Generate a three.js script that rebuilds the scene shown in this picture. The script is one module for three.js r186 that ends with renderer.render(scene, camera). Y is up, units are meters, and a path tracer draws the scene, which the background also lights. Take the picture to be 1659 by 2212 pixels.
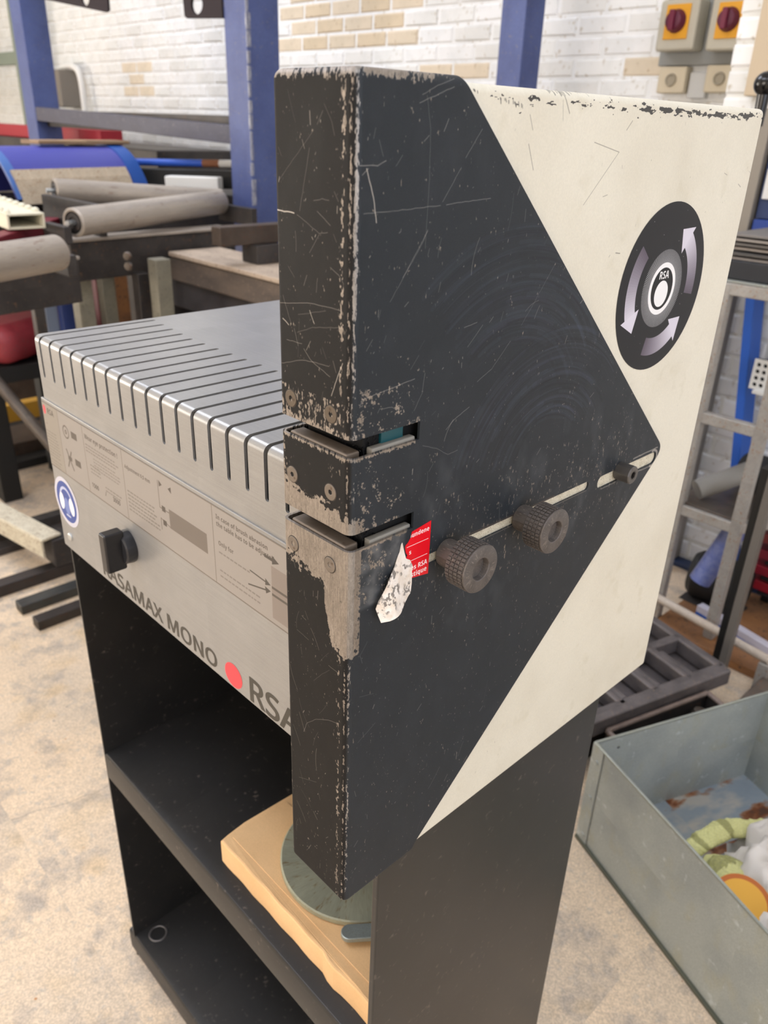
import * as THREE from 'three';
import { RoundedBoxGeometry } from 'three/addons/geometries/RoundedBoxGeometry.js';
import { mergeGeometries, toCreasedNormals } from 'three/addons/utils/BufferGeometryUtils.js';
import { RectAreaLightUniformsLib } from 'three/addons/lights/RectAreaLightUniformsLib.js';
import { Brush, Evaluator, SUBTRACTION, INTERSECTION } from 'three-bvh-csg';

// ------------------------------------------------------------------ camera, sky, lights, exposure
const scene = new THREE.Scene();
const camera = new THREE.PerspectiveCamera(66.02, 1659 / 2212, 0.05, 60);
camera.position.set(0.37378, 1.535, 0.3321);
camera.quaternion.setFromRotationMatrix(new THREE.Matrix4().makeBasis(
  new THREE.Vector3(0.688, 0.03218, -0.725), new THREE.Vector3(-0.33966, 0.89712, -0.28251), new THREE.Vector3(0.64132, 0.44062, 0.62814)));
camera.focus = 0.68;
camera.userData.fStop = 8.5;
scene.background = new THREE.Color(0xc9d6e6);
scene.backgroundIntensity = 1;
const renderer = new THREE.WebGLRenderer({ antialias: true });
renderer.toneMapping = THREE.LinearToneMapping;
renderer.toneMappingExposure = 1.05;
renderer.shadowMap.enabled = true;
RectAreaLightUniformsLib.init();
const ROOM = { x0: -9.3, x1: 3.6, z0: -2.8, z1: 6.2, h: 4.6 };
// daylight fittings: [name, centre, width, height, facing, colour, radiance]
const DAYLIGHT = [
  ['rooflight', [-1.2, 4.55, 1.5], 2.6, 1.3, [0, -1, 0], 0xe6eeff, 5.4],
  ['rooflight', [1.6, 4.55, 0.4], 1.3, 2.6, [0, -1, 0], 0xdfeaff, 2.4],
  ['rooflight', [-4.2, 4.55, -0.6], 2.8, 1.6, [0, -1, 0], 0xe9f0ff, 7.6],
  ['window', [0.2, 2.0, 6.14], 3.4, 2.4, [0, 0, -1], 0xfff0e0, 4.8],  // unseen window behind the camera, added as fill for the front faces
  ['window', [3.54, 2.1, 0.6], 3.2, 1.9, [-1, 0, 0], 0xdfe9ff, 1.25],
  ['window', [-9.24, 1.35, 4.0], 3.2, 2.5, [1, 0, 0], 0xfff6ea, 11],  // stands for a large glazed doorway, unseen at the left
];

// ------------------------------------------------------------------ helpers
let seed = 12345;
const rnd = () => { seed = (seed + 0x6d2b79f5) | 0; let t = Math.imul(seed ^ (seed >>> 15), 1 | seed); t = (t + Math.imul(t ^ (t >>> 7), 61 | t)) ^ t; return ((t ^ (t >>> 14)) >>> 0) / 4294967296; };
const rr = (a, b) => a + (b - a) * rnd();
const V = (x, y, z) => new THREE.Vector3(x, y, z);
const VA = (a) => new THREE.Vector3(a[0], a[1], a[2]);
const perm = new Uint16Array(65536); for (let i = 0; i < 65536; i++) perm[i] = Math.floor(rnd() * 65536);
const hash = (ix, iy) => perm[(perm[ix & 65535] + iy) & 65535] / 65535;
function vnoise(x, y) {
  const ix = Math.floor(x), iy = Math.floor(y); let fx = x - ix, fy = y - iy;
  fx = fx * fx * (3 - 2 * fx); fy = fy * fy * (3 - 2 * fy);
  const a = hash(ix, iy), b = hash(ix + 1, iy), c = hash(ix, iy + 1), d = hash(ix + 1, iy + 1);
  return a + (b - a) * fx + (c - a + (a - b - c + d) * fx) * fy;
}
function fbm(x, y, oct = 4) { let s = 0, a = 0.5, n = 0; for (let i = 0; i < oct; i++) { s += a * vnoise(x, y); n += a; x = x * 2.03 + 17.3; y = y * 2.03 + 9.1; a *= 0.55; } return s / n; }
const clamp = (x, a = 0, b = 1) => Math.min(b, Math.max(a, x));
const smooth = (a, b, x) => { const t = clamp((x - a) / (b - a)); return t * t * (3 - 2 * t); };
const counts = new Map();
function numbered(name) { const n = counts.get(name) || 0; counts.set(name, n + 1); return n ? name + '_' + String(n).padStart(3, '0') : name; }
function shade(o) { o.traverse((m) => { if (m.isMesh) { m.castShadow = true; m.receiveShadow = true; } }); }
function thing(name, label, category, group) {
  const o = new THREE.Group(); o.name = numbered(name); scene.add(o);
  o.userData = { label, category }; if (group) o.userData.group = group;
  return o;
}
function solo(name, label, category, geo, mat, group) {
  const o = new THREE.Mesh(geo, mat); o.name = numbered(name); scene.add(o); rebase(o);
  o.userData = { label, category }; if (group) o.userData.group = group;
  return o;
}
function rebase(o) { // put a single mesh's origin at its own base
  o.geometry.computeBoundingBox(); const b = o.geometry.boundingBox.clone(), c = b.getCenter(new THREE.Vector3());
  o.geometry.translate(-c.x, -b.min.y, -c.z); o.position.set(c.x, b.min.y, c.z);
}
function part(name, geo, mat, parent, label) {
  const o = new THREE.Mesh(geo, mat); o.name = name; parent.add(o); if (label) o.userData.label = label; return o;
}
function structure(name, geo, mat) {
  const o = geo ? new THREE.Mesh(geo, mat) : new THREE.Group(); o.name = name; o.userData.kind = 'structure'; scene.add(o); return o;
}
function place(group, x, y, z) { // moves a thing's origin to its base, its parts keep their world places
  group.position.set(x, y, z); group.children.forEach((c) => c.position.sub(V(x, y, z))); return group;
}
// planar uv in metres by dominant normal
function uvBox(g, s = 1) {
  if (g.index) g = g.toNonIndexed();
  const p = g.attributes.position, n = g.attributes.normal, uv = new Float32Array(p.count * 2);
  for (let i = 0; i < p.count; i += 3) {
    let nx = 0, ny = 0, nz = 0; for (let k = 0; k < 3; k++) { nx += n.getX(i + k); ny += n.getY(i + k); nz += n.getZ(i + k); }
    nx = Math.abs(nx); ny = Math.abs(ny); nz = Math.abs(nz);
    for (let k = 0; k < 3; k++) {
      const x = p.getX(i + k), y = p.getY(i + k), z = p.getZ(i + k); let u, v;
      if (nx >= ny && nx >= nz) { u = -z; v = y; } else if (ny >= nz) { u = x; v = -z; } else { u = x; v = y; }
      uv[2 * (i + k)] = u * s; uv[2 * (i + k) + 1] = v * s;
    }
  }
  g.setAttribute('uv', new THREE.BufferAttribute(uv, 2)); return g;
}
function box(x0, x1, y0, y1, z0, z1, r = 0.002, s = 1) {
  const w = x1 - x0, h = y1 - y0, d = z1 - z0; r = Math.min(r, w * 0.45, h * 0.45, d * 0.45);
  const g = r > 0 ? new RoundedBoxGeometry(w, h, d, 1, r) : new THREE.BoxGeometry(w, h, d);
  g.translate((x0 + x1) / 2, (y0 + y1) / 2, (z0 + z1) / 2); return uvBox(g, s);
}
// a bar from A to B: w across (horizontal), h high
function bar(A, B, w, h, r = 0.003, up = V(0, 1, 0)) {
  A = Array.isArray(A) ? VA(A) : A; B = Array.isArray(B) ? VA(B) : B;
  const d = B.clone().sub(A), L = d.length(); d.normalize();
  const side = d.clone().cross(up).normalize(), u2 = side.clone().cross(d).normalize();
  r = Math.min(r, w * 0.45, h * 0.45);
  let g = uvBox(r > 0 ? new RoundedBoxGeometry(L, h, w, 1, r) : new THREE.BoxGeometry(L, h, w));
  g.applyMatrix4(new THREE.Matrix4().makeBasis(d, u2, side).setPosition(A.clone().add(B).multiplyScalar(0.5)));
  return g;
}
function rod(A, B, r, seg = 20, r2 = r) {
  A = Array.isArray(A) ? VA(A) : A; B = Array.isArray(B) ? VA(B) : B;
  const d = B.clone().sub(A), L = d.length();
  const g = new THREE.CylinderGeometry(r2, r, L, seg); g.translate(0, L / 2, 0);
  g.applyQuaternion(new THREE.Quaternion().setFromUnitVectors(V(0, 1, 0), d.normalize())); g.translate(A.x, A.y, A.z); return g.toNonIndexed();
}
// revolve a profile [[radius, along], ...] about the line from A in direction d
function lathe(profile, A, d, seg = 40) {
  const g = new THREE.LatheGeometry(profile.map(([r, t]) => new THREE.Vector2(r, t)), seg);
  g.applyQuaternion(new THREE.Quaternion().setFromUnitVectors(V(0, 1, 0), d.clone().normalize())); g.translate(A.x, A.y, A.z);
  const uv = g.attributes.uv, R = Math.max(...profile.map((q) => q[0])), T0 = profile.map((q) => q[1]), H = Math.max(...T0) - Math.min(...T0) + R;
  for (let i = 0; i < uv.count; i++) uv.setXY(i, uv.getX(i) * 6.283 * R, uv.getY(i) * H); // metres
  return toCreasedNormals(g.toNonIndexed(), 0.6);
}
const join = (gs) => mergeGeometries(gs.map((g) => { g = g.index ? g.toNonIndexed() : g; for (const k of Object.keys(g.attributes)) if (!['position', 'normal', 'uv'].includes(k)) g.deleteAttribute(k); return g; }));
const M = (color, roughness = 0.6, metalness = 0, extra = {}) => new THREE.MeshStandardMaterial({ color, roughness, metalness, ...extra });

// ------------------------------------------------------------------ textures
function canvas(w, h) { const c = document.createElement('canvas'); c.width = w; c.height = h; return c; }
function tex(c, srgb = true, repeat) {
  const t = new THREE.CanvasTexture(c); t.colorSpace = srgb ? THREE.SRGBColorSpace : THREE.NoColorSpace; t.anisotropy = 8;
  if (repeat) { t.wrapS = t.wrapT = THREE.RepeatWrapping; t.repeat.set(repeat[0], repeat[1]); } return t;
}
function pixels(w, h, f) { // f(u, v, out) with u,v in 0..1, v up
  const c = canvas(w, h), ctx = c.getContext('2d'), im = ctx.createImageData(w, h), o = [0, 0, 0];
  for (let j = 0; j < h; j++) for (let i = 0; i < w; i++) { f((i + 0.5) / w, 1 - (j + 0.5) / h, o); const k = 4 * (j * w + i); im.data[k] = o[0]; im.data[k + 1] = o[1]; im.data[k + 2] = o[2]; im.data[k + 3] = 255; }
  ctx.putImageData(im, 0, 0); return c;
}
const mix3 = (a, b, t, o) => { for (let i = 0; i < 3; i++) o[i] = a[i] + (b[i] - a[i]) * t; };
// patchy material: base colour, second colour, specks; size metres covered by one tile
function patchy(base, second, speck, size, amount = 0.5, speckAmount = 0.05, sx = 6, sy = 6, n = 512) {
  const c = pixels(n, n, (u, v, o) => {
    const a = fbm(u * sx, v * sy, 5), f = fbm(u * n / 5 + 31, v * n / 5 + 7, 2), g = fbm(u * 60 + 3, v * 60 + 50, 3);
    mix3(base, second, clamp((a - 0.5) * 3 * amount + amount * 0.5 + (f - 0.5) * 0.25), o);
    if (g > 1 - speckAmount * 2 - 0.25 && f > 0.45) mix3(o.slice(), speck, clamp((g - (0.75 - speckAmount * 2)) * 6), o);
    const k = 0.94 + 0.12 * f; o[0] *= k; o[1] *= k; o[2] *= k;
  });
  return tex(c, true, [1 / size, 1 / size]);
}
const T = {
  floor: (() => {
    const c = pixels(2048, 2048, (u, v, o) => {
      const a = fbm(u * 7, v * 7, 5), b = fbm(u * 42 + 5, v * 42, 4), f = vnoise(u * 900, v * 900), d = fbm(u * 160, v * 160 + 9, 3);
      mix3([224, 201, 172], [204, 187, 165], clamp((a - 0.42) * 2.2), o);
      mix3(o.slice(), [156, 148, 140], clamp((b - 0.53) * 3) * 0.6, o); mix3(o.slice(), [138, 130, 124], clamp((d - 0.5) * 4) * 0.35 * clamp((b - 0.4) * 3), o);
      mix3(o.slice(), [196, 184, 168], clamp((d - 0.62) * 4) * 0.7, o);
      const e = fbm(u * 23 + 40, v * 23 + 4, 3); if (e > 0.66) mix3(o.slice(), [196, 164, 116], clamp((e - 0.66) * 4) * 0.35, o);
      const k = 0.9 + 0.2 * f; o[0] *= k; o[1] *= k; o[2] *= k;
    });
    const x = c.getContext('2d');
    for (let i = 0; i < 260; i++) { x.fillStyle = ['#d9d2c8', '#8a5a3c', '#b8763f', '#4c4846', '#e8e4dc'][Math.floor(rnd() * 5)]; x.globalAlpha = rr(0.3, 0.8); const r = rr(0.8, 3.2); x.beginPath(); x.ellipse(rr(0, 2048), rr(0, 2048), r, r * rr(0.5, 1), rr(0, 3), 0, 7); x.fill(); }
    x.globalAlpha = 0.35; x.strokeStyle = '#6c6258'; x.lineWidth = 2; for (let i = 0; i < 9; i++) { x.beginPath(); let px = rr(0, 2048), py = rr(0, 2048), a = rr(0, 6); x.moveTo(px, py); for (let k = 0; k < 14; k++) { a += rr(-0.4, 0.4); px += Math.cos(a) * 26; py += Math.sin(a) * 26; x.lineTo(px, py); } x.stroke(); }
    return tex(c, true, [1 / 2.2, 1 / 2.2]);
  })(),
  steel: patchy([112, 104, 96], [82, 74, 68], [128, 84, 58], 0.35, 0.6, 0.05, 5, 5),
  bright: patchy([182, 172, 160], [152, 143, 133], [128, 108, 94], 0.4, 0.6, 0.02, 5, 5),
  oldsteel: patchy([70, 66, 64], [46, 43, 43], [104, 78, 60], 0.5, 0.55, 0.04),
  galv: (() => {
    const c = pixels(1024, 1024, (u, v, o) => {
      const a = fbm(u * 5, v * 5, 4), b = fbm(u * 16 + 9, v * 11, 4), f = vnoise(u * 400, v * 400);
      mix3([166, 171, 166], [148, 154, 152], clamp((a - 0.4) * 2.5), o);
      mix3(o.slice(), [166, 162, 136], clamp((b - 0.58) * 3) * 0.5, o);
      const e = fbm(u * 30 + 3, v * 30 + 60, 3); if (e > 0.75) mix3(o.slice(), [206, 214, 214], clamp((e - 0.75) * 8) * 0.5, o);
      const k = 0.95 + 0.1 * f; o[0] *= k; o[1] *= k; o[2] *= k;
    });
    return tex(c, true, [1 / 0.6, 1 / 0.6]);
  })(),
  rusty: (() => {
    const c = pixels(512, 512, (u, v, o) => {
      const a = fbm(u * 5, v * 5, 4), b = fbm(u * 9 + 20, v * 4 + 9, 4);
      mix3([168, 178, 184], [140, 152, 164], a, o);
      mix3(o.slice(), [206, 196, 180], clamp((b - 0.46) * 4) * 0.7, o);
      const e = fbm(u * 6 + 3, v * 3 + 7, 5); mix3(o.slice(), [150, 84, 44], clamp((e - 0.53) * 7), o);
      mix3(o.slice(), [96, 66, 52], clamp((e - 0.63) * 9), o);
    });
    return tex(c, true, [1 / 0.3, 1 / 0.3]);
  })(),
  wood: (() => { const c = pixels(512, 512, (u, v, o) => { const a = fbm(u * 3, v * 40, 4), f = vnoise(u * 300, v * 300); mix3([166, 138, 104], [122, 96, 72], clamp((a - 0.35) * 2.4), o); const k = 0.94 + 0.12 * f; for (let i = 0; i < 3; i++) o[i] *= k; }); return tex(c, true, [1 / 0.6, 1 / 0.6]); })(),
  ply: patchy([150, 104, 64], [118, 84, 58], [78, 60, 48], 0.6, 0.6, 0.05),
  card: (() => {
    const c = pixels(1024, 1024, (u, v, o) => { const a = fbm(u * 4, v * 4, 4), g = vnoise(u * 14, v * 420), f = vnoise(u * 500, v * 500); mix3([232, 192, 142], [218, 176, 126], clamp((a - 0.35) * 2), o); const k = 0.96 + 0.015 * g + 0.05 * f; for (let i = 0; i < 3; i++) o[i] *= k; });
    return tex(c, true, [1 / 0.4, 1 / 0.4]);
  })(),
  bluepaint: patchy([74, 88, 138], [60, 72, 120], [112, 108, 116], 0.5, 0.5, 0.03),
  greypaint: patchy([66, 66, 82], [56, 54, 68], [128, 122, 122], 0.5, 0.5, 0.03),
  brick: (() => { const c = pixels(512, 512, (u, v, o) => { const a = fbm(u * 5, v * 5, 4), b = fbm(u * 22, v * 22 + 4, 3); mix3([238, 239, 239], [226, 228, 228], clamp((a - 0.4) * 2.4), o); if (b > 0.7) mix3(o.slice(), [200, 193, 182], clamp((b - 0.7) * 6), o); }); return tex(c, true, [1 / 0.5, 1 / 0.5]); })(),
  bodybrush: (() => { const c = pixels(512, 512, (u, v, o) => { const a = vnoise(u * 6, v * 400), b = fbm(u * 5 + 2, v * 5, 4), f = vnoise(u * 500, v * 500); const k = 0.93 + 0.05 * a + 0.1 * (b - 0.5) + 0.04 * f; o[0] = 168 * k; o[1] = 167 * k; o[2] = 165 * k; }); return tex(c, true, [1 / 0.3, 1 / 0.3]); })(),
};
const SM = (map, rough, metal = 0, color = 0xffffff, extra = {}) => new THREE.MeshStandardMaterial({ map, roughness: rough, metalness: metal, color, ...extra });
const MAT = {
  floor: SM(T.floor, 0.62), steel: SM(T.steel, 0.42, 0.45, 0xffffff), oldsteel: SM(T.oldsteel, 0.5, 0.35), galv: SM(T.galv, 0.45, 0.1),
  roller: SM(T.bright, 0.34, 0.3, 0xffffff), wood: SM(T.wood, 0.75), ply: SM(T.ply, 0.75), card: SM(T.card, 0.85),
  blue: SM(T.bluepaint, 0.5), greyblue: SM(T.greypaint, 0.5), deepblue: M(0x1d4f9e, 0.5), royal: M(0x45489c, 0.5), black: M(0x141414, 0.6), rubber: M(0x1b1b1c, 0.75),
  dark: M(0x0b0b0c, 0.9), red: M(0xa01c2c, 0.55), darkred: M(0x6d0f22, 0.55), cream: M(0xdcd6bf, 0.55), white: M(0xe2e1dc, 0.6), grey: M(0x8d8a84, 0.55), greytube: SM(patchy([170, 166, 160], [150, 145, 138], [142, 106, 76], 0.3, 0.5, 0.05, 5, 5, 256), 0.5, 0.2),
  zinc: M(0xc9ced0, 0.3, 0.8), yellow: M(0xb88a2a, 0.6), bakelite: M(0x0c0c0d, 0.15),
};

// ------------------------------------------------------------------ room shell
{
  const { x0, x1, z0, z1, h } = ROOM, t = 0.3;
  structure('floor', box(x0 - t, x1 + t, -0.2, 0, z0 - t, z1 + t, 0), MAT.floor);
  const plaster = M(0xd9d6cf, 0.85), roofing = M(0xe2e4e6, 0.85);
  // outer walls with openings cut for windows
  const wall = (name, pieces) => structure(name, join(pieces.map((p) => box(...p, 0))), plaster);
  const wf = DAYLIGHT[3], wr = DAYLIGHT[4];
  const fx0 = wf[1][0] - wf[2] / 2, fx1 = wf[1][0] + wf[2] / 2, fy0 = wf[1][1] - wf[3] / 2, fy1 = wf[1][1] + wf[3] / 2;
  wall('wall_front', [[x0, fx0, 0, h, z1, z1 + t], [fx1, x1, 0, h, z1, z1 + t], [fx0, fx1, 0, fy0, z1, z1 + t], [fx0, fx1, fy1, h, z1, z1 + t]]);
  const rz0 = wr[1][2] - wr[2] / 2, rz1 = wr[1][2] + wr[2] / 2, ry0 = wr[1][1] - wr[3] / 2, ry1 = wr[1][1] + wr[3] / 2;
  wall('wall_right', [[x1, x1 + t, 0, h, z0 - t, rz0], [x1, x1 + t, 0, h, rz1, z1 + t], [x1, x1 + t, 0, ry0, rz0, rz1], [x1, x1 + t, ry1, h, rz0, rz1]]);
  const wl = DAYLIGHT[5], lz0 = wl[1][2] - wl[2] / 2, lz1 = wl[1][2] + wl[2] / 2, ly0 = wl[1][1] - wl[3] / 2, ly1 = wl[1][1] + wl[3] / 2;
  wall('wall_left', [[x0 - t, x0, 0, h, z0 - t, lz0], [x0 - t, x0, 0, h, lz1, z1 + t], [x0 - t, x0, 0, ly0, lz0, lz1], [x0 - t, x0, ly1, h, lz0, lz1]]);
  const ceil = [], holes = DAYLIGHT.filter((d) => d[0] === 'rooflight').map((d) => [d[1][0] - d[2] / 2, d[1][0] + d[2] / 2, d[1][2] - d[3] / 2, d[1][2] + d[3] / 2]);
  const xs = [x0 - t, ...holes.flatMap((q) => [q[0], q[1]]), x1 + t].sort((a, b) => a - b), zs = [z0 - t, ...holes.flatMap((q) => [q[2], q[3]]), z1 + t].sort((a, b) => a - b);
  for (let i = 0; i + 1 < xs.length; i++) for (let j = 0; j + 1 < zs.length; j++) {
    const cx = (xs[i] + xs[i + 1]) / 2, cz = (zs[j] + zs[j + 1]) / 2;
    if (holes.some((q) => cx > q[0] && cx < q[1] && cz > q[2] && cz < q[3])) continue;
    ceil.push(box(xs[i], xs[i + 1], h, h + t, zs[j], zs[j + 1], 0));
  }
  structure('ceiling', join(ceil), roofing);
  // translucent rooflights and windows that glow with daylight, each with its area light just in front
  let nw = 0;
  for (const [kind, c, w, hh, face, color, radiance] of DAYLIGHT) {
    const n = VA(face), q = new THREE.Quaternion().setFromUnitVectors(V(0, 0, 1), n), ctr = VA(c);
    if (kind === 'rooflight') q.setFromUnitVectors(V(0, 0, 1), n);
    const glow = new THREE.MeshStandardMaterial({ color: 0xd8dde2, roughness: 0.6, emissive: color, emissiveIntensity: 1.6 });
    const o = structure('window_' + (++nw)); o.position.copy(ctr).addScaledVector(n, -0.06);
    const g = new THREE.BoxGeometry(w, hh, 0.02); const pane = part('pane', uvBox(g), glow, o); pane.quaternion.copy(q);
    const bars = [];
    for (const s of [-1, 1]) { bars.push(box(s * w / 2 - 0.03, s * w / 2 + 0.03, -hh / 2 - 0.03, hh / 2 + 0.03, -0.03, 0.03, 0)); bars.push(box(-w / 2 - 0.03, w / 2 + 0.03, s * hh / 2 - 0.03, s * hh / 2 + 0.03, -0.03, 0.03, 0)); }
    for (let i = 1; i < 4; i++) bars.push(box(-w / 2 + i * w / 4 - 0.02, -w / 2 + i * w / 4 + 0.02, -hh / 2, hh / 2, -0.025, 0.025, 0));
    const fr = part('window_frame', join(bars), M(0xcfcfca, 0.6), o); fr.quaternion.copy(q);
    const L = new THREE.RectAreaLight(color, radiance, w * 0.98, hh * 0.98);
    L.position.copy(ctr).addScaledVector(n, -0.01); L.lookAt(L.position.clone().add(n)); L.name = kind + '_light'; scene.add(L);
  }
}

// ------------------------------------------------------------------ painted brick wall and pier
{
  const bw = 0.215, bh = 0.065, P = 0.225, C = 0.075, zf = ROOM.z0;
  const whites = [0xffffff, 0xfafaf8, 0xf4f3f0, 0xfcfcfc].map((c) => SM(T.brick, 0.6, 0, c));
  const bare = [SM(T.brick, 0.85, 0, 0xecdcc4), SM(T.brick, 0.85, 0, 0xe6d3b6)];
  const stain = SM(T.brick, 0.8, 0, 0xf0e2cc);
  function brickGeo(w, h, k) { // bevelled face, uneven lip
    const e = 0.008, d = 0.0022 + 0.0008 * k, j = () => rr(-0.0022, 0.0022);
    const f = [[-w / 2 + e, -h / 2 + e], [w / 2 - e, -h / 2 + e], [w / 2 - e, h / 2 - e], [-w / 2 + e, h / 2 - e]].map(([x, y]) => [x + j(), y + j(), d + j() * 0.4]);
    const b = [[-w / 2, -h / 2, -0.002], [w / 2, -h / 2, -0.002], [w / 2, h / 2, -0.002], [-w / 2, h / 2, -0.002]];
    const pos = []; const tri = (a, c, e2) => pos.push(...a, ...c, ...e2);
    tri(f[0], f[1], f[2]); tri(f[0], f[2], f[3]);
    for (let i = 0; i < 4; i++) { const n = (i + 1) % 4; tri(b[i], b[n], f[n]); tri(b[i], f[n], f[i]); }
    const g = new THREE.BufferGeometry(); g.setAttribute('position', new THREE.Float32BufferAttribute(pos, 3)); g.computeVertexNormals();
    const uv = []; for (let i = 0; i < pos.length; i += 3) uv.push(pos[i] + k * 0.137, pos[i + 1] + k * 0.219);
    g.setAttribute('uv', new THREE.Float32BufferAttribute(uv, 2)); return g;
  }
  const full = [0, 1, 2, 3, 4].map((k) => brickGeo(bw, bh, k)), head = [0, 1, 2].map((k) => brickGeo(0.103, bh, k));
  const wall = structure('wall_back');
  part('mortar', box(ROOM.x0 - 0.3, ROOM.x1 + 0.3, 0, ROOM.h, zf - 0.3, zf, 0), SM(T.brick, 0.7, 0, 0xffffff), wall);
  camera.aspect = 1659 / 2212; camera.updateProjectionMatrix(); camera.updateMatrixWorld(true);
  const list = [];
  for (let r = 0; r < 42; r++) for (let c = -46; c < 16; c++) {
    const h4 = r % 4 === 3 && false; const x = c * P + (r % 2) * P / 2 + ((r * 37) % 5) * 0.006, y = r * C + 0.045;
    if (x < ROOM.x0 + 0.15 || x > ROOM.x1 - 0.15) continue;
    const p = V(x, y, zf).project(camera), inView = p.z < 1 && Math.abs(p.x) < 1.04 && Math.abs(p.y) < 1.04;
    const px = (p.x * 0.5 + 0.5) * 1659, py = (0.5 - p.y * 0.5) * 2212;
    const seen = inView && ((py < 560 && px < 610) || (py < 235 && px > 590) || (px > 1560 && py < 980 && py > 200)) ? 1 : 0;
    list.push({ x, y, r, c, seen, d: camera.position.distanceTo(V(x, y, zf)) });
  }
  list.sort((a, b) => b.seen - a.seen || a.d - b.d);
  const rest = [];
  list.forEach((b, i) => {
    const k = Math.floor(hash(b.c + 500, b.r + 77) * 5) % 5;
    let m = whites[(b.r * 7 + (b.c + 100) * 3) % 4];
    if (b.x > -3.75 && b.x < -2.72 && b.y > 1.88 && b.y < 2.5) m = bare[(b.r + b.c + 200) % 2];
    if (b.x > -5.75 && b.x < -5.35 && b.y > 1.69 && b.y < 1.86) m = stain;
    if (b.x > -6.5 && b.x < -5.9 && b.y > 2.06 && b.y < 2.2) m = stain;
    if (b.x > -2.6 && b.x < -2.35 && b.y > 1.75 && b.y < 1.84) m = bare[0];
    if (b.x > -1.5 && b.x < -1.36 && b.y > 1.62 && b.y < 1.9) m = bare[0];
    if (i < 290) { const o = part('brick', full[k], m, wall); o.position.set(b.x, b.y, zf + 0.001); } else if (b.x > -9.5 && b.y < 3.2) { const g = full[k].clone(); g.translate(b.x, b.y, zf + 0.001); rest.push(g); }
  });
  const st = part('brickwork', join(rest), whites[1], wall); st.userData.kind = 'stuff';
  // pier standing proud of the wall
  const pier = structure('wall_pier'), px0 = -0.985, px1 = -0.30, pz = -2.5;
  part('mortar', box(px0 + 0.004, px1 - 0.004, 0, ROOM.h, zf, pz - 0.002, 0), SM(T.brick, 0.7, 0, 0xf2f1ec), pier);
  const prest = [];
  for (let r = 0; r < 42; r++) {
    const y = r * C + 0.045, off = r % 2 ? 0.112 : 0;
    for (let x = px0 + bw / 2 - off; x - bw / 2 < px1; x += P) {
      const a = Math.max(px0, x - bw / 2), b = Math.min(px1, x + bw / 2); if (b - a < 0.05) continue;
      const g = (b - a > 0.2 ? full[(r * 3) % 5] : head[r % 3]).clone();
      if (y > 0.3 && y < 2.25) { const o = part('brick', b - a > 0.2 ? full[(r * 3) % 5] : head[r % 3], whites[r % 4], pier); o.position.set((a + b) / 2, y, pz); } else { g.translate((a + b) / 2, y, pz); prest.push(g); }
    }
    const gs = (r % 2 ? full[(r * 3) % 5] : head[r % 3]).clone(); gs.rotateY(-Math.PI / 2); gs.translate(px0, y, pz - (r % 2 ? bw / 2 : 0.052) - 0.002); prest.push(gs);
  }
  const pst = part('brickwork', join(prest), whites[0], pier); pst.userData.kind = 'stuff';
}

// ------------------------------------------------------------------ the deburring machine
const machine = thing('deburring_machine', 'worn grinding machine with slotted grey body, black chevron cover and cream side', 'machine');
const X0 = -0.0805, YT = 1.5645, YB = 0.878;
const ev = new Evaluator(); ev.useGroups = false; ev.attributes = ['position', 'normal', 'uv'];
const brush = (g) => { if (!g.attributes.uv) g.setAttribute('uv', new THREE.BufferAttribute(new Float32Array(g.attributes.position.count * 2), 2)); const b = new Brush(g); b.updateMatrixWorld(true); return b; };
const bx = (x0, x1, y0, y1, z0, z1) => { const g = new THREE.BoxGeometry(x1 - x0, y1 - y0, z1 - z0); g.translate((x0 + x1) / 2, (y0 + y1) / 2, (z0 + z1) / 2); return brush(g); };
const rbx = (x0, x1, y0, y1, z0, z1, r, s = 4) => { const g = new RoundedBoxGeometry(x1 - x0, y1 - y0, z1 - z0, s, r); g.translate((x0 + x1) / 2, (y0 + y1) / 2, (z0 + z1) / 2); return brush(g); };
const cut = (a, b) => ev.evaluate(a, b, SUBTRACTION);
// prism of a (depth, height) outline through x
function prismX(shape, x0, x1) { const g = new THREE.ExtrudeGeometry(shape, { depth: x1 - x0, bevelEnabled: false, curveSegments: 10 }); g.rotateY(Math.PI / 2); g.translate(x0, 0, 0); return brush(g.toNonIndexed()); } // shape x -> -z
const coverUV = (g, off, w, v0, h) => { // unrolled: u = x - z
  const p = g.attributes.position, uv = new Float32Array(p.count * 2);
  for (let i = 0; i < p.count; i++) { uv[2 * i] = (p.getX(i) - p.getZ(i) - off) / w; uv[2 * i + 1] = (p.getY(i) - v0) / h; }
  g.setAttribute('uv', new THREE.BufferAttribute(uv, 2)); return g;
};
const UO = -0.1, UW = 0.58, VO = 0.87, VH = 0.7;

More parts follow.
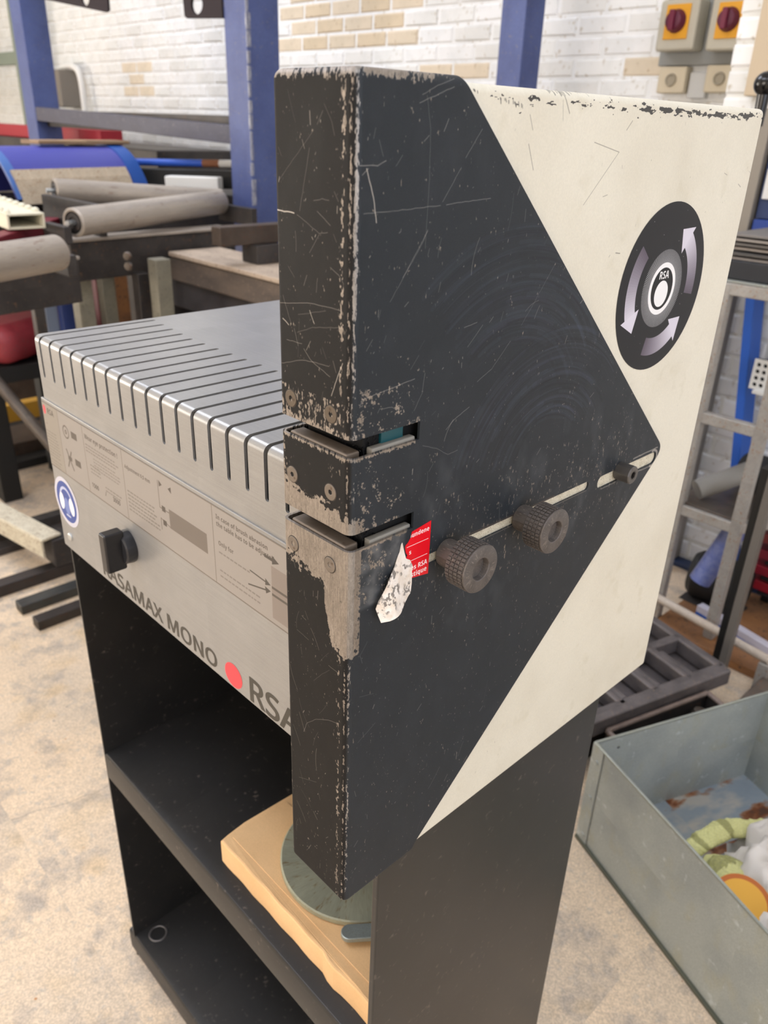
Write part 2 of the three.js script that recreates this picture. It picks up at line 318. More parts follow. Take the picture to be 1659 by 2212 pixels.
function slotShape(u0, u1, y, r) { const s = new THREE.Shape(); s.moveTo(u0 + r, y - r); s.lineTo(u1 - r, y - r); s.absarc(u1 - r, y, r, -Math.PI / 2, Math.PI / 2, false); s.lineTo(u0 + r, y + r); s.absarc(u0 + r, y, r, Math.PI / 2, Math.PI * 1.5, false); return s; }
{
  const ch = new THREE.Shape();
  ch.moveTo(-0.03, 0.84); ch.lineTo(-0.03, 1.6); ch.lineTo(0.0722, 1.6); ch.lineTo(0.0722, 1.575); ch.quadraticCurveTo(0.083, 1.5705, 0.093, 1.561);
  ch.lineTo(0.4535, 1.2325); ch.quadraticCurveTo(0.464, 1.2225, 0.4535, 1.2125); ch.lineTo(0.094, 0.8895); ch.quadraticCurveTo(0.087, 0.8785, 0.074, 0.876); ch.lineTo(0.074, 0.84); ch.closePath();
  let c = ev.evaluate(rbx(X0, 0, YB, YT, -0.62, 0, 0.0065, 4), prismX(ch, -0.12, 0.03), INTERSECTION);
  c = cut(c, rbx(-0.0782, -0.0023, YB - 0.05, YT - 0.0023, -0.7, -0.0023, 0.0045, 3));
  c = cut(c, bx(-0.12, 0.02, 1.3275, 1.3415, -0.0677, 0.05));
  c = cut(c, bx(-0.12, 0.02, 1.2545, 1.2685, -0.0661, 0.05));
  c = cut(c, prismX(slotShape(0.045, 0.3185, 1.2186, 0.0047), -0.01, 0.01));
  c = cut(c, prismX(slotShape(0.3355, 0.4515, 1.2152, 0.0068), -0.01, 0.01));
  const g = coverUV(c.geometry, UO, UW, VO, VH);
  // wear and painted side light: colour and roughness/metal drawn on the unrolled sheet
  const W = 1682, H = 2030, S = 2900, ca = canvas(W, H), co = canvas(W, H), a = ca.getContext('2d'), o = co.getContext('2d');
  const ia = a.createImageData(W, H), io = o.createImageData(W, H), G = (x, s) => Math.exp(-(x / s) * (x / s));
  for (let j = 0; j < H; j++) {
    const v = VO + VH * (1 - (j + 0.5) / H);
    for (let i = 0; i < W; i++) {
      const u = UO + UW * (i + 0.5) / W, k = 4 * (j * W + i);
      const nf = fbm(u * 900, v * 420, 2), nm = fbm(u * 360 + 9, v * 190 + 5, 3), nl = fbm(u * 60 + 3, v * 34, 3), fine = hash(i, j);
      const patch = fbm(u * 6 + 40, v * 9 + 4, 2), ni = fbm(u * 260 + 70, v * 260 + 3, 4);
      let w = 0, tone = 0; // w = likelihood of bare metal
      const ys = v > 1.3415 ? 0 : v > 1.2685 ? 1 : 2;
      w = Math.max(w, G(u + 0.0105, 0.0034) * (0.44 + 0.3 * (patch - 0.4)), G(u - 0.0014, 0.0026) * (0.6 + 0.75 * (patch - 0.45) + 0.3 * (nl - 0.5)) * (v > 1.05 ? 1 : 0.86), G(u + 0.0035, 0.002) * 0.5);
      w = Math.max(w, G(u + 0.0795, 0.0022) * 0.74, G(v - 1.5635, 0.0052) * smooth(0.085, 0.06, u) * (0.72 + 0.5 * (nl - 0.5)) + (ni - 0.5) * 0.5 * G(v - 1.5615, 0.006) * (u < 0.08 ? 1 : 0));
      if (ys === 0) { w = Math.max(w, G(v - 1.3418, 0.007) * (u < 0.006 ? 0.7 : 0.45) * (u < 0.07 ? 1 : 0)); if (v < 1.366 && u < -0.004) w = Math.max(w, 0.43); }
      if (ys === 1) {
        if (u < 0.016) { const edge = 1.291 - 0.12 * (u + 0.08) * 0.9 + (nl - 0.5) * 0.012 + (ni - 0.5) * 0.02; w = Math.max(w, smooth(edge + 0.0012, edge - 0.0045, v) * (u < 0.004 ? 1.2 : 1.2 - (u - 0.004) * 60)); }
        w = Math.max(w, G(u + 0.079, 0.008) * 0.62, G(v - 1.327, 0.0028) * (u < 0.064 ? 0.72 : 0), G(v - 1.2687, 0.004) * (u < 0.05 ? 0.55 : 0));
      }
      if (ys === 2) {
        const edge = (u < -0.028 ? 1.2165 + (-0.028 - u) * 0.12 : 1.216 - smooth(-0.032, -0.018, u) * 0.055) + (nl - 0.5) * 0.012 + (ni - 0.5) * 0.022;
        if (u < 0.012) w = Math.max(w, smooth(edge - 0.0012, edge + 0.0045, v) * (u < 0.003 ? 1.25 : 1.25 - (u - 0.003) * 70));
        w = Math.max(w, G(v - 1.2545, 0.003) * (u < 0.06 ? 0.8 : 0), G(u + 0.079, 0.003) * 0.74);
      }
      // scuffed zone on the side beside the slots, dusty zone around the slider and the label
      const rub = u > 0.003 && u < 0.066 ? smooth(0.066, 0.045, u) * (smooth(1.192, 1.215, v) * smooth(1.386, 1.37, v)) : 0;
      w = Math.max(w, rub * (0.2 + 0.28 * clamp((fbm(u * 70 + 20, v * 70, 2) - 0.3) * 2)));
      const dust = u > 0.02 ? smooth(1.10, 1.2, v) * smooth(1.36, 1.24, v) * smooth(0.47, 0.38, u) * smooth(0.02, 0.1, u) : 0;
      w = Math.max(w, dust * 0.27, 0.16);
      const n = rub > 0.05 && !(u < 0.004) ? 0.55 * fbm(u * 240 + v * 170, v * 130 - u * 120, 3) + 0.45 * fbm(u * 800 + 7, v * 800, 2) : 0.5 * nm + 0.5 * nf;
      const bare = clamp((w + 1.5 * (n - 0.5) - 0.5) * 9);
      const swirl = (fbm(u * 40, v * 60, 3) - 0.5) * 5;
      const side = smooth(-0.002, 0.003, u); let r = 19 + 19 * side + swirl * 0.7, gg = 18 + 25 * side + swirl * 0.7, b = 18 + 30 * side + swirl * 0.8;  // side face coloured lighter and bluer, its reflected light put into the paint
      const dd = clamp((nl - 0.52) * 2.5) * (0.3 + dust) * 20; r += dd; gg += dd * 0.92; b += dd * 0.85;
      if (rub > 0.2 && ys === 2 && u > 0.008 && u < 0.06 && v > 1.19) { const q = clamp((fbm(u * 80, v * 80, 3) - 0.3) * 2) * smooth(0.2, 0.5, rub); r += 58 * q; gg += 54 * q; b += 50 * q; }
      const m = 0.80 + 0.18 * nf + 0.1 * (fine - 0.5) + 0.16 * (vnoise(u * 2600, v * 70) - 0.5) + 0.18 * (nl - 0.4) - (nf * nm > 0.47 ? 0.18 : 0); tone = u > -0.001 && u < 0.006 ? 1 : 0;
      const br = (tone ? 160 : 160) * m, bg = (tone ? 155 : 150) * m, bb = (tone ? 149 : 139) * m;
      const sp = (fine - 0.5) * 5; r += sp; gg += sp; b += sp;
      ia.data[k] = r + (br - r) * bare; ia.data[k + 1] = gg + (bg - gg) * bare; ia.data[k + 2] = b + (bb - b) * bare; ia.data[k + 3] = 255;
      io.data[k] = 255; io.data[k + 1] = 255 * ((u < 0 ? 0.66 : 0.5) + 0.1 * (nl - 0.5) - 0.08 * bare); io.data[k + 2] = 255 * 0.6 * bare; io.data[k + 3] = 255;
    }
  }
  a.putImageData(ia, 0, 0); o.putImageData(io, 0, 0);
  const X = (u) => (u - UO) * S, Y = (v) => H - (v - VO) * S;
  const line = (pts, width, color, alpha, metal = 0.4) => { // pts in metres
    for (const [ctx, col] of [[a, color], [o, `rgb(255,110,${Math.round(255 * metal)})`]]) {
      ctx.globalAlpha = alpha; ctx.strokeStyle = col; ctx.lineWidth = width * S; ctx.lineCap = 'round'; ctx.beginPath();
      pts.forEach(([u, v], i) => (i ? ctx.lineTo(X(u), Y(v)) : ctx.moveTo(X(u), Y(v)))); ctx.stroke(); ctx.globalAlpha = 1;
    }
  };
  // wiped arcs left in the grime of the side
  const arcs = (cu, cv, r0, r1, t0, t1, n, al) => { for (let i = 0; i < n; i++) { const r = rr(r0, r1), s = rr(t0, t1 - 0.3), e = s + rr(0.3, 1.1), q = []; const du = rr(-0.006, 0.006), dv = rr(-0.006, 0.006); for (let t = s; t <= Math.min(e, t1); t += 0.06) q.push([cu + du + r * Math.cos(t), cv + dv + r * 0.92 * Math.sin(t)]); if (q.length > 2) line(q.filter(([u]) => u > 0.012), rnd() < 0.5 ? rr(0.0003, 0.0008) : rr(0.001, 0.004), rnd() < 0.55 ? '#59617a' : '#0d0e12', rr(0.03, al), 0); } };
  arcs(0.235, 1.262, 0.05, 0.135, 0.5, 2.9, 260, 0.13); arcs(0.175, 1.318, 0.07, 0.17, 0.35, 2.3, 200, 0.1);
  // scratches seen on the sheet: side first, then the front
  const sc = (w, al, ...pts) => { const q = []; for (let i = 0; i + 1 < pts.length; i++) { const L = Math.hypot(pts[i + 1][0] - pts[i][0], pts[i + 1][1] - pts[i][1]), n = Math.max(2, Math.ceil(L / 0.004)); for (let k = 0; k < n; k++) q.push([pts[i][0] + (pts[i + 1][0] - pts[i][0]) * k / n + rr(-0.0002, 0.0002), pts[i][1] + (pts[i + 1][1] - pts[i][1]) * k / n + rr(-0.0003, 0.0003)]); } q.push(pts[pts.length - 1]); line(q, w, '#b9b2a8', al); };
  const marks = [
    [0.0005, [-0.0375, 1.5309], [-0.0737, 1.5007]],
    [0.0005, [-0.0289, 1.5415], [-0.0342, 1.534]],
    [0.0005, [-0.0417, 1.5208], [-0.0522, 1.4839]],
    [0.0006, [-0.038, 1.4913], [-0.0298, 1.4928], [-0.0231, 1.4925]],
    [0.0006, [-0.0346, 1.4851], [-0.0217, 1.4781]],
    [0.0006, [-0.0552, 1.4815], [-0.0326, 1.4724], [-0.0244, 1.4737]],
    [0.0006, [-0.0326, 1.4716], [-0.0426, 1.4594]],
    [0.0005, [-0.0276, 1.5451], [-0.0206, 1.5357], [-0.0181, 1.5285]],
    [0.0016, [-0.0791, 1.4824], [-0.0581, 1.4821]],
    [0.00035, [0.0581, 1.552], [0.0627, 1.5331], [0.0638, 1.5052], [0.0634, 1.4627]],
    [0.0008, [0.112, 1.5349], [0.0974, 1.5173]],
    [0.0006, [0.0939, 1.5115], [0.0776, 1.491]],
    [0.0006, [0.0812, 1.4892], [0.1267, 1.4917]],
    [0.0007, [0.008, 1.4866], [0.029, 1.487], [0.0758, 1.4889]],
    [0.0006, [0.0651, 1.4739], [0.0436, 1.4458]],
    [0.0015, [0.0096, 1.5113], [0.0158, 1.495], [0.0186, 1.481]],
    [0.0008, [0.004, 1.5132], [0.0185, 1.5132], [0.0253, 1.5158]],
    [0.0005, [0.0191, 1.5271], [0.0229, 1.5181]],
    [0.0007, [0.0538, 1.5522], [0.0668, 1.5577], [0.0816, 1.5622]],
    [0.0007, [0.0517, 1.5477], [0.0821, 1.5577]],
    [0.0009, [0.0788, 1.5398], [0.0749, 1.5326]],
    [0.0006, [0.0392, 1.5189], [0.0336, 1.5127]],
    [0.0006, [-0.0762, 1.4219], [-0.042, 1.4273], [-0.0225, 1.4278], [-0.0103, 1.4275]],
    [0.0004, [-0.0555, 1.4174], [-0.0263, 1.425]],
    [0.0005, [-0.0569, 1.4051], [-0.0402, 1.4116], [-0.0101, 1.4171]],
    [0.0006, [-0.069, 1.3978], [-0.0518, 1.3983]],
    [0.0006, [-0.0722, 1.4277], [-0.0632, 1.4092]],
    [0.0007, [-0.06, 1.4072], [-0.0561, 1.3961]],
    [0.0007, [-0.0498, 1.3954], [-0.0426, 1.389], [-0.0219, 1.3819]],
    [0.0006, [-0.0763, 1.3792], [-0.0521, 1.3869], [-0.0364, 1.3884], [-0.0229, 1.3888]],
    [0.0008, [-0.0216, 1.4532], [-0.0133, 1.4494], [-0.0087, 1.4446]],
    [0.0006, [-0.0656, 1.4478], [-0.059, 1.4416]],
    [0.0012, [-0.0431, 1.4224], [-0.0382, 1.4145]],
    [0.0016, [-0.0728, 1.412], [-0.0664, 1.4086]],
    [0.0011, [-0.0089, 1.3939], [-0.0136, 1.3845], [-0.0203, 1.369]],
    [0.0005, [-0.036, 1.4353], [-0.0345, 1.4446]],
    [0.0008, [0.0078, 1.3641], [0.0098, 1.3696], [0.0402, 1.3727], [0.0597, 1.3749]],
    [0.0006, [0.0246, 1.3571], [0.0263, 1.3595], [0.0382, 1.3584], [0.044, 1.3544]],
    [0.0005, [0.0698, 1.3772], [0.068, 1.3626], [0.0606, 1.351]],
    [0.0006, [-0.0568, 1.0506], [-0.0522, 1.0634], [-0.039, 1.0764], [-0.0228, 1.0855], [-0.0095, 1.0905]],
    [0.0005, [-0.0421, 1.1156], [-0.0318, 1.128], [-0.0218, 1.1381]],
    [0.0006, [-0.0229, 1.1422], [-0.0101, 1.1415]],
    [0.0004, [0.0325, 1.0789], [0.013, 1.0687]],
    [0.0005, [0.0208, 1.1682], [0.0132, 1.1584], [0.0158, 1.1496]],
    [0.0006, [-0.065, 0.9907], [-0.0396, 1.0034]],
    [0.0005, [-0.0639, 1.1556], [-0.0484, 1.1535]],
    [0.0008, [-0.0571, 1.1728], [-0.0515, 1.1714]],
    [0.0004, [0.0138, 1.1168], [0.0293, 1.112]],
    [0.0005, [0.2141, 1.4414], [0.2058, 1.4304], [0.185, 1.4051], [0.1781, 1.3969]],
    [0.0006, [0.1662, 1.386], [0.1457, 1.3673], [0.1293, 1.3599]],
    [0.001, [0.1223, 1.3409], [0.1053, 1.3345], [0.0969, 1.3282]],
    [0.0006, [0.1089, 1.4045], [0.1233, 1.4063]],
    [0.0005, [0.0648, 1.4746], [0.0613, 1.4675], [0.0327, 1.4314]],
    [0.0005, [0.0719, 1.3214], [0.0876, 1.3152], [0.1015, 1.3068], [0.1124, 1.3078]],
  ];
  for (const [w, ...p] of marks) { sc(w * 0.55, rr(0.3, 0.6) + (w > 0.001 ? 0.3 : 0), ...p); sc(w * 0.3, 0.45, ...p); }
  { // bare metal rubbed round the slider slots
    const ring = []; for (let i = 0; i <= 20; i++) { const t = -1.9 + i * 0.19; ring.push([0.4447 + 0.0092 * Math.cos(t), 1.2152 + 0.0092 * Math.sin(t)]); }
    sc(0.0026, 0.75, ...ring); sc(0.0016, 0.6, [0.452, 1.2262], [0.425, 1.2258], [0.402, 1.2252]); sc(0.0014, 0.55, [0.45, 1.2057], [0.42, 1.2068], [0.385, 1.2072]); sc(0.001, 0.5, [0.372, 1.2068], [0.345, 1.2066]);
    line([[0.13, 1.2131], [0.19, 1.2133], [0.25, 1.2132], [0.316, 1.2134]], 0.0009, '#8d8479', 0.55); line([[0.125, 1.2246], [0.19, 1.2244], [0.26, 1.2243]], 0.0012, '#6e5a4c', 0.5);
  }
  for (let i = 0; i < 330; i++) { // short nicks and specks
    const front = rnd() < 0.4, u = front ? rr(-0.075, -0.014) : 0.006 + 0.44 * rnd() * rnd(), v = rr(0.89, 1.55), L = rnd() < 0.7 ? rr(0.0005, 0.002) : rr(0.003, 0.009), t = front ? rr(0.9, 2.4) : rr(0.5, 1.9);
    line([[u, v], [u + L * Math.cos(t), v + L * Math.sin(t)]], rr(0.0003, 0.0008), '#aba398', rr(0.25, 0.75));
  }
  for (let i = 0; i < 46; i++) { // longer hairlines
    const front = rnd() < 0.6, u = front ? rr(-0.073, -0.03) : rr(0.01, 0.2), v = rr(0.9, 1.54), L = rr(0.01, 0.03), t = front ? rr(0.6, 2.6) : rr(0.5, 1.6), b = rr(-0.4, 0.4), q = [];
    for (let k = 0; k <= 8; k++) { const s = k / 8; q.push([u + L * s * Math.cos(t + b * s), v + L * s * Math.sin(t + b * s)]); }
    line(q.filter(([uu]) => (front ? uu < -0.008 && uu > -0.078 : uu > 0.004)), rr(0.0002, 0.0005), '#a59d92', rr(0.3, 0.7));
  }
  const orm = tex(co, false);
  const coverMat = new THREE.MeshPhysicalMaterial({ map: tex(ca), roughnessMap: orm, metalnessMap: orm, roughness: 1, metalness: 1, specularIntensity: 0.5 });
  part('front_cover', g, coverMat, machine, 'black chevron cover worn to bare steel along its edges');
}
// cream side housing
{
  let h = rbx(-0.0782, -0.0022, 0.8835, 1.5612, -0.5465, -0.0045, 0.006, 3);
  h = cut(h, bx(-0.12, -0.0005, 1.236, 1.36, -0.125, 0.05));
  const W = 1700, H = 2040, ca = pixels(W, H, (u, v, o) => {
    const x = u * 0.57, y = 0.88 + v * 0.69, a = fbm(x * 12, y * 12, 4), b = fbm(x * 45 + 5, y * 45, 3), f = vnoise(x * 900, y * 900);
    mix3([222, 217, 200], [213, 207, 189], clamp((a - 0.4) * 2), o);
    if (b > 0.7) mix3(o.slice(), [200, 193, 170], clamp((b - 0.7) * 6) * 0.32, o);
    const t = y > 1.5545 ? 0.0 : 1; const chip = fbm(x * 140 + 4, y * 420, 3); // paint chipped along the top edge
    if (y > 1.545 && x > 0.12) { const q = Math.exp(-Math.pow((y - 1.5535) / 0.0035, 2)) * (x > 0.3 ? 0.62 : 0.4); if (q + 1.4 * (chip - 0.5) > 0.56) { o[0] = 52; o[1] = 50; o[2] = 48; } }
    const k = 0.985 + 0.03 * f; for (let i = 0; i < 3; i++) o[i] *= k;
  }), c = ca.getContext('2d'), S = W / 0.57, X = (u) => u * S, Y = (y) => H - (y - 0.88) * S;
  const ln = (w, al, ...p) => { w *= 0.75; c.globalAlpha = al * 0.75; c.strokeStyle = '#4a4844'; c.lineWidth = w * S; c.lineCap = 'round'; c.beginPath(); p.forEach(([u, v], i) => (i ? c.lineTo(X(u), Y(v)) : c.moveTo(X(u), Y(v)))); c.stroke(); c.globalAlpha = 1; };
  ln(0.0006, 0.7, [0.2496, 1.5225], [0.287, 1.5158], [0.2457, 1.4777]);
  ln(0.0006, 0.5, [0.5447, 1.5274], [0.5599, 1.4943], [0.5585, 1.4907], [0.5372, 1.4995]);
  ln(0.0008, 0.6, [0.1646, 1.5388], [0.1695, 1.5295]);
  ln(0.001, 0.7, [0.2015, 1.555], [0.2117, 1.5412]);
  ln(0.0006, 0.5, [0.2017, 1.5493], [0.2046, 1.5361]);
  ln(0.0008, 0.7, [0.3003, 1.5387], [0.2933, 1.5318]);
  ln(0.0008, 0.6, [0.265, 1.5537], [0.2672, 1.5506]);
  ln(0.0009, 0.6, [0.1664, 1.5205], [0.175, 1.5037]);
  ln(0.0008, 0.6, [0.4829, 1.4982], [0.4898, 1.4964]);
  ln(0.001, 0.6, [0.5189, 1.4877], [0.5256, 1.4849]);
  ln(0.0011, 0.7, [0.3056, 1.4371], [0.3127, 1.4362]);
  ln(0.0008, 0.5, [0.2724, 1.483], [0.279, 1.4842]);
  for (const [p, q] of [[[0.186, 1.5553], [0.1864, 1.5535]], [[0.1999, 1.556], [0.1999, 1.5537]], [[0.1866, 1.5558], [0.188, 1.5543]], [[0.208, 1.5553], [0.2087, 1.5544]], [[0.2006, 1.5546], [0.2014, 1.5525]], [[0.2016, 1.556], [0.2028, 1.5543]], [[0.1881, 1.5562], [0.1893, 1.5547]], [[0.2037, 1.5546], [0.205, 1.5521]], [[0.1917, 1.5548], [0.1925, 1.5523]], [[0.2095, 1.5559], [0.2094, 1.5549]], [[0.2129, 1.5553], [0.2137, 1.5541]], [[0.1957, 1.5555], [0.1961, 1.5537]], [[0.1987, 1.5546], [0.1999, 1.5521]], [[0.209, 1.5543], [0.2098, 1.5534]], [[0.2091, 1.5544], [0.2105, 1.5527]], [[0.2033, 1.5558], [0.2045, 1.554]], [[0.226, 1.5572], [0.2274, 1.5555]], [[0.2236, 1.5561], [0.2239, 1.5553]], [[0.2264, 1.5559], [0.2276, 1.5553]], [[0.2306, 1.5569], [0.2316, 1.556]], [[0.2349, 1.555], [0.2357, 1.5532]], [[0.2263, 1.5572], [0.227, 1.5566]], [[0.1351, 1.5474], [0.1356, 1.5465]], [[0.1311, 1.5472], [0.1315, 1.5446]], [[0.1538, 1.545], [0.1543, 1.5432]], [[0.147, 1.5455], [0.1477, 1.5436]], [[0.1551, 1.5446], [0.1556, 1.5424]], [[0.1361, 1.5475], [0.1373, 1.5458]], [[0.1443, 1.5468], [0.1447, 1.545]], [[0.1305, 1.5477], [0.131, 1.547]], [[0.1465, 1.5458], [0.1473, 1.5445]], [[0.1488, 1.545], [0.1484, 1.5443]], [[0.148, 1.5448], [0.1481, 1.5432]], [[0.1455, 1.5462], [0.1458, 1.5449]], [[0.1396, 1.5465], [0.1398, 1.5451]], [[0.1503, 1.546], [0.1511, 1.5438]], [[0.1039, 1.5514], [0.1046, 1.5507]], [[0.1032, 1.5513], [0.1038, 1.5507]], [[0.1039, 1.5512], [0.1047, 1.5504]], [[0.107, 1.5506], [0.1071, 1.5496]], ]) ln(rr(0.0007, 0.0017), rr(0.5, 0.9), p, q);
  for (let i = 0; i < 90; i++) { const u = rr(0.1, 0.54), v = rr(0.9, 1.54), t = rr(0.8, 2.2), L = rr(0.0004, 0.003); ln(rr(0.0004, 0.0011), rr(0.15, 0.5), [u, v], [u + L * Math.cos(t), v + L * Math.sin(t)]); }
  const g = h.geometry, p = g.attributes.position, uv = new Float32Array(p.count * 2);
  for (let i = 0; i < p.count; i++) { uv[2 * i] = -p.getZ(i) / 0.57 + p.getX(i) * 0.02; uv[2 * i + 1] = (p.getY(i) - 0.88) / 0.69; }
  g.setAttribute('uv', new THREE.BufferAttribute(uv, 2));
  part('side_housing', g, new THREE.MeshStandardMaterial({ map: tex(ca), roughness: 0.42 }), machine, 'cream painted side housing chipped along its top edge');
}
// working parts inside the two slots
{
  part('brush_core', box(-0.0745, -0.0105, 1.24, 1.356, -0.12, -0.022, 0.002), MAT.dark, machine);
  const bristle = []; for (let i = 0; i < 900; i++) { const y = rr(1.244, 1.352), x = rr(-0.03, -0.006), z = rr(-0.032, -0.016); bristle.push(rod([x - 0.004, y - 0.002, z - 0.004], [x + rr(0, 0.003), y + rr(-0.004, 0.004), z + rr(0, 0.004)], 0.00035, 3)); }
  const bs = part('bristles', join(bristle), M(0x0d0d0f, 0.7), machine); bs.userData.kind = 'stuff';
  part('guide_plate', box(-0.0105, -0.0075, 1.3, 1.352, -0.058, -0.036, 0.0005), M(0x0f4f58, 0.4), machine, 'dark teal plate inside the upper slot');
  for (const y of [1.3275, 1.2545]) {
    part('guide_strip', box(-0.0725, -0.0085, y - 0.014, y + 0.0012, -0.0165, -0.0036, 0.0015, 1), SM(T.bright, 0.55, 0.2, 0xb4aca4), machine);
    part('guide_strip', box(-0.0095, -0.0028, y - 0.014, y + 0.0022, -0.0664, -0.023, 0.0012, 1), M(0x8f8b82, 0.9), machine, 'dusty felt strip along the side slot');
  }
}
// countersunk screws on the front
function hexShape(r) { const h = new THREE.Path(); for (let i = 0; i < 6; i++) { const t = i * Math.PI / 3 + 0.3; i ? h.lineTo(r * Math.cos(t), r * Math.sin(t)) : h.moveTo(r * Math.cos(t), r * Math.sin(t)); } h.closePath(); return h; }
{
  const s = new THREE.Shape(); s.absarc(0, 0, 0.0059, 0, Math.PI * 2, false); s.holes.push(hexShape(0.0025));
  const headG = uvBox(new THREE.ExtrudeGeometry(s, { depth: 0.0007, bevelEnabled: true, bevelThickness: 0.0003, bevelSize: 0.0003, bevelSegments: 2, curveSegments: 28 }));
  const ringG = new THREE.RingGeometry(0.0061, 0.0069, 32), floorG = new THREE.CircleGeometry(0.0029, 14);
  const sm = SM(T.bright, 0.38, 0.35, 0xb4b0ac), smd = SM(T.bright, 0.42, 0.3, 0x8e867c);
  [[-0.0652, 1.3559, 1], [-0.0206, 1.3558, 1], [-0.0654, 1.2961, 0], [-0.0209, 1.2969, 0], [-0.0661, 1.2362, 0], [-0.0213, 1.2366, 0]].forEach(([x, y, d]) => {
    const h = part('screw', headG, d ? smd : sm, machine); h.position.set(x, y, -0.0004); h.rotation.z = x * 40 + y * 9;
    const f = part('screw_socket', floorG, M(0x2c2a28, 0.7, 0.2), h); f.position.z = 0.0002;  // dark colour stands in for the shade of a deep socket
    const r = part('screw_gap_shade', ringG, M(0x38332e, 0.8), h); r.position.z = 0.0005;  // dark ring paints the gap shade round the screw head
  });
}
// knurled knobs and the socket bolt of the slider
{
  const km = SM(patchy([98, 92, 88], [80, 75, 72], [128, 120, 112], 0.05, 0.5, 0.06, 6, 6, 256), 0.52, 0.25);
  for (const [z, rot] of [[-0.107, 0.1], [-0.208, 0.17]]) {
    const A = V(-0.002, 1.2185, z), d = V(1, 0, 0);
    const k = part('clamp_knob', lathe([[0.0001, 0.002], [0.0118, 0.002], [0.0122, 0.004], [0.0122, 0.0185], [0.0118, 0.0193], [0.0194, 0.0195], [0.0202, 0.0203], [0.0202, 0.0383], [0.0207, 0.0386], [0.0211, 0.0393], [0.0207, 0.0402], [0.0198, 0.0406], [0.0105, 0.0406], [0.0099, 0.0401], [0.0092, 0.0352], [0.0001, 0.0350]], A, d, 64), km, machine);
    const blocks = [], N = 38, rows = 4;
    for (let i = 0; i < N; i++) for (let j = 0; j < rows; j++) {
      const b = new RoundedBoxGeometry(0.00375, 0.0013, 0.0026, 1, 0.00035); b.translate(0, 0.0206, 0);
      b.rotateX(i * 2 * Math.PI / N + rot); b.translate(0.0225 + j * 0.00442 - 0.002, 0, 0); b.translate(0, A.y, A.z); blocks.push(uvBox(b));
    }
    part('knurled_grip', join(blocks), km, k);
  }
  const bolt = part('clamp_bolt', lathe([[0.0001, -0.001], [0.0093, -0.001], [0.0097, 0.0005], [0.0097, 0.0158], [0.0089, 0.0168], [0.0052, 0.0168], [0.0050, 0.0166], [0.0050, 0.0085], [0.0001, 0.0085]], V(0, 1.2192, -0.375), V(1, 0, 0), 40), M(0x5a5754, 0.4, 0.4), machine);
  const s = new THREE.Shape(); s.absarc(0, 0, 0.0054, 0, Math.PI * 2, false); s.holes.push(hexShape(0.0042));
  const hx = new THREE.ExtrudeGeometry(s, { depth: 0.008, bevelEnabled: false, curveSegments: 20 }); hx.rotateY(Math.PI / 2); hx.translate(0.0087, 1.2192, -0.375); part('hex_socket', uvBox(hx), M(0x4a4745, 0.4, 0.6), bolt);
  // worn rails seen through the slider slots
  part('slider_rail', box(-0.0032, -0.0019, 1.2135, 1.2237, -0.3195, -0.044, 0.0003), SM(patchy([214, 208, 188], [196, 188, 166], [120, 108, 84], 0.03, 0.5, 0.1, 6, 6, 256), 0.6), machine, 'cream slider rail behind the long slot');
  part('slider_rail', box(-0.0032, -0.0019, 1.2075, 1.2229, -0.4535, -0.335, 0.0003), SM(patchy([222, 216, 196], [204, 196, 172], [120, 108, 84], 0.03, 0.5, 0.1, 6, 6, 256), 0.6), machine, 'cream slider rail behind the short slot');
}
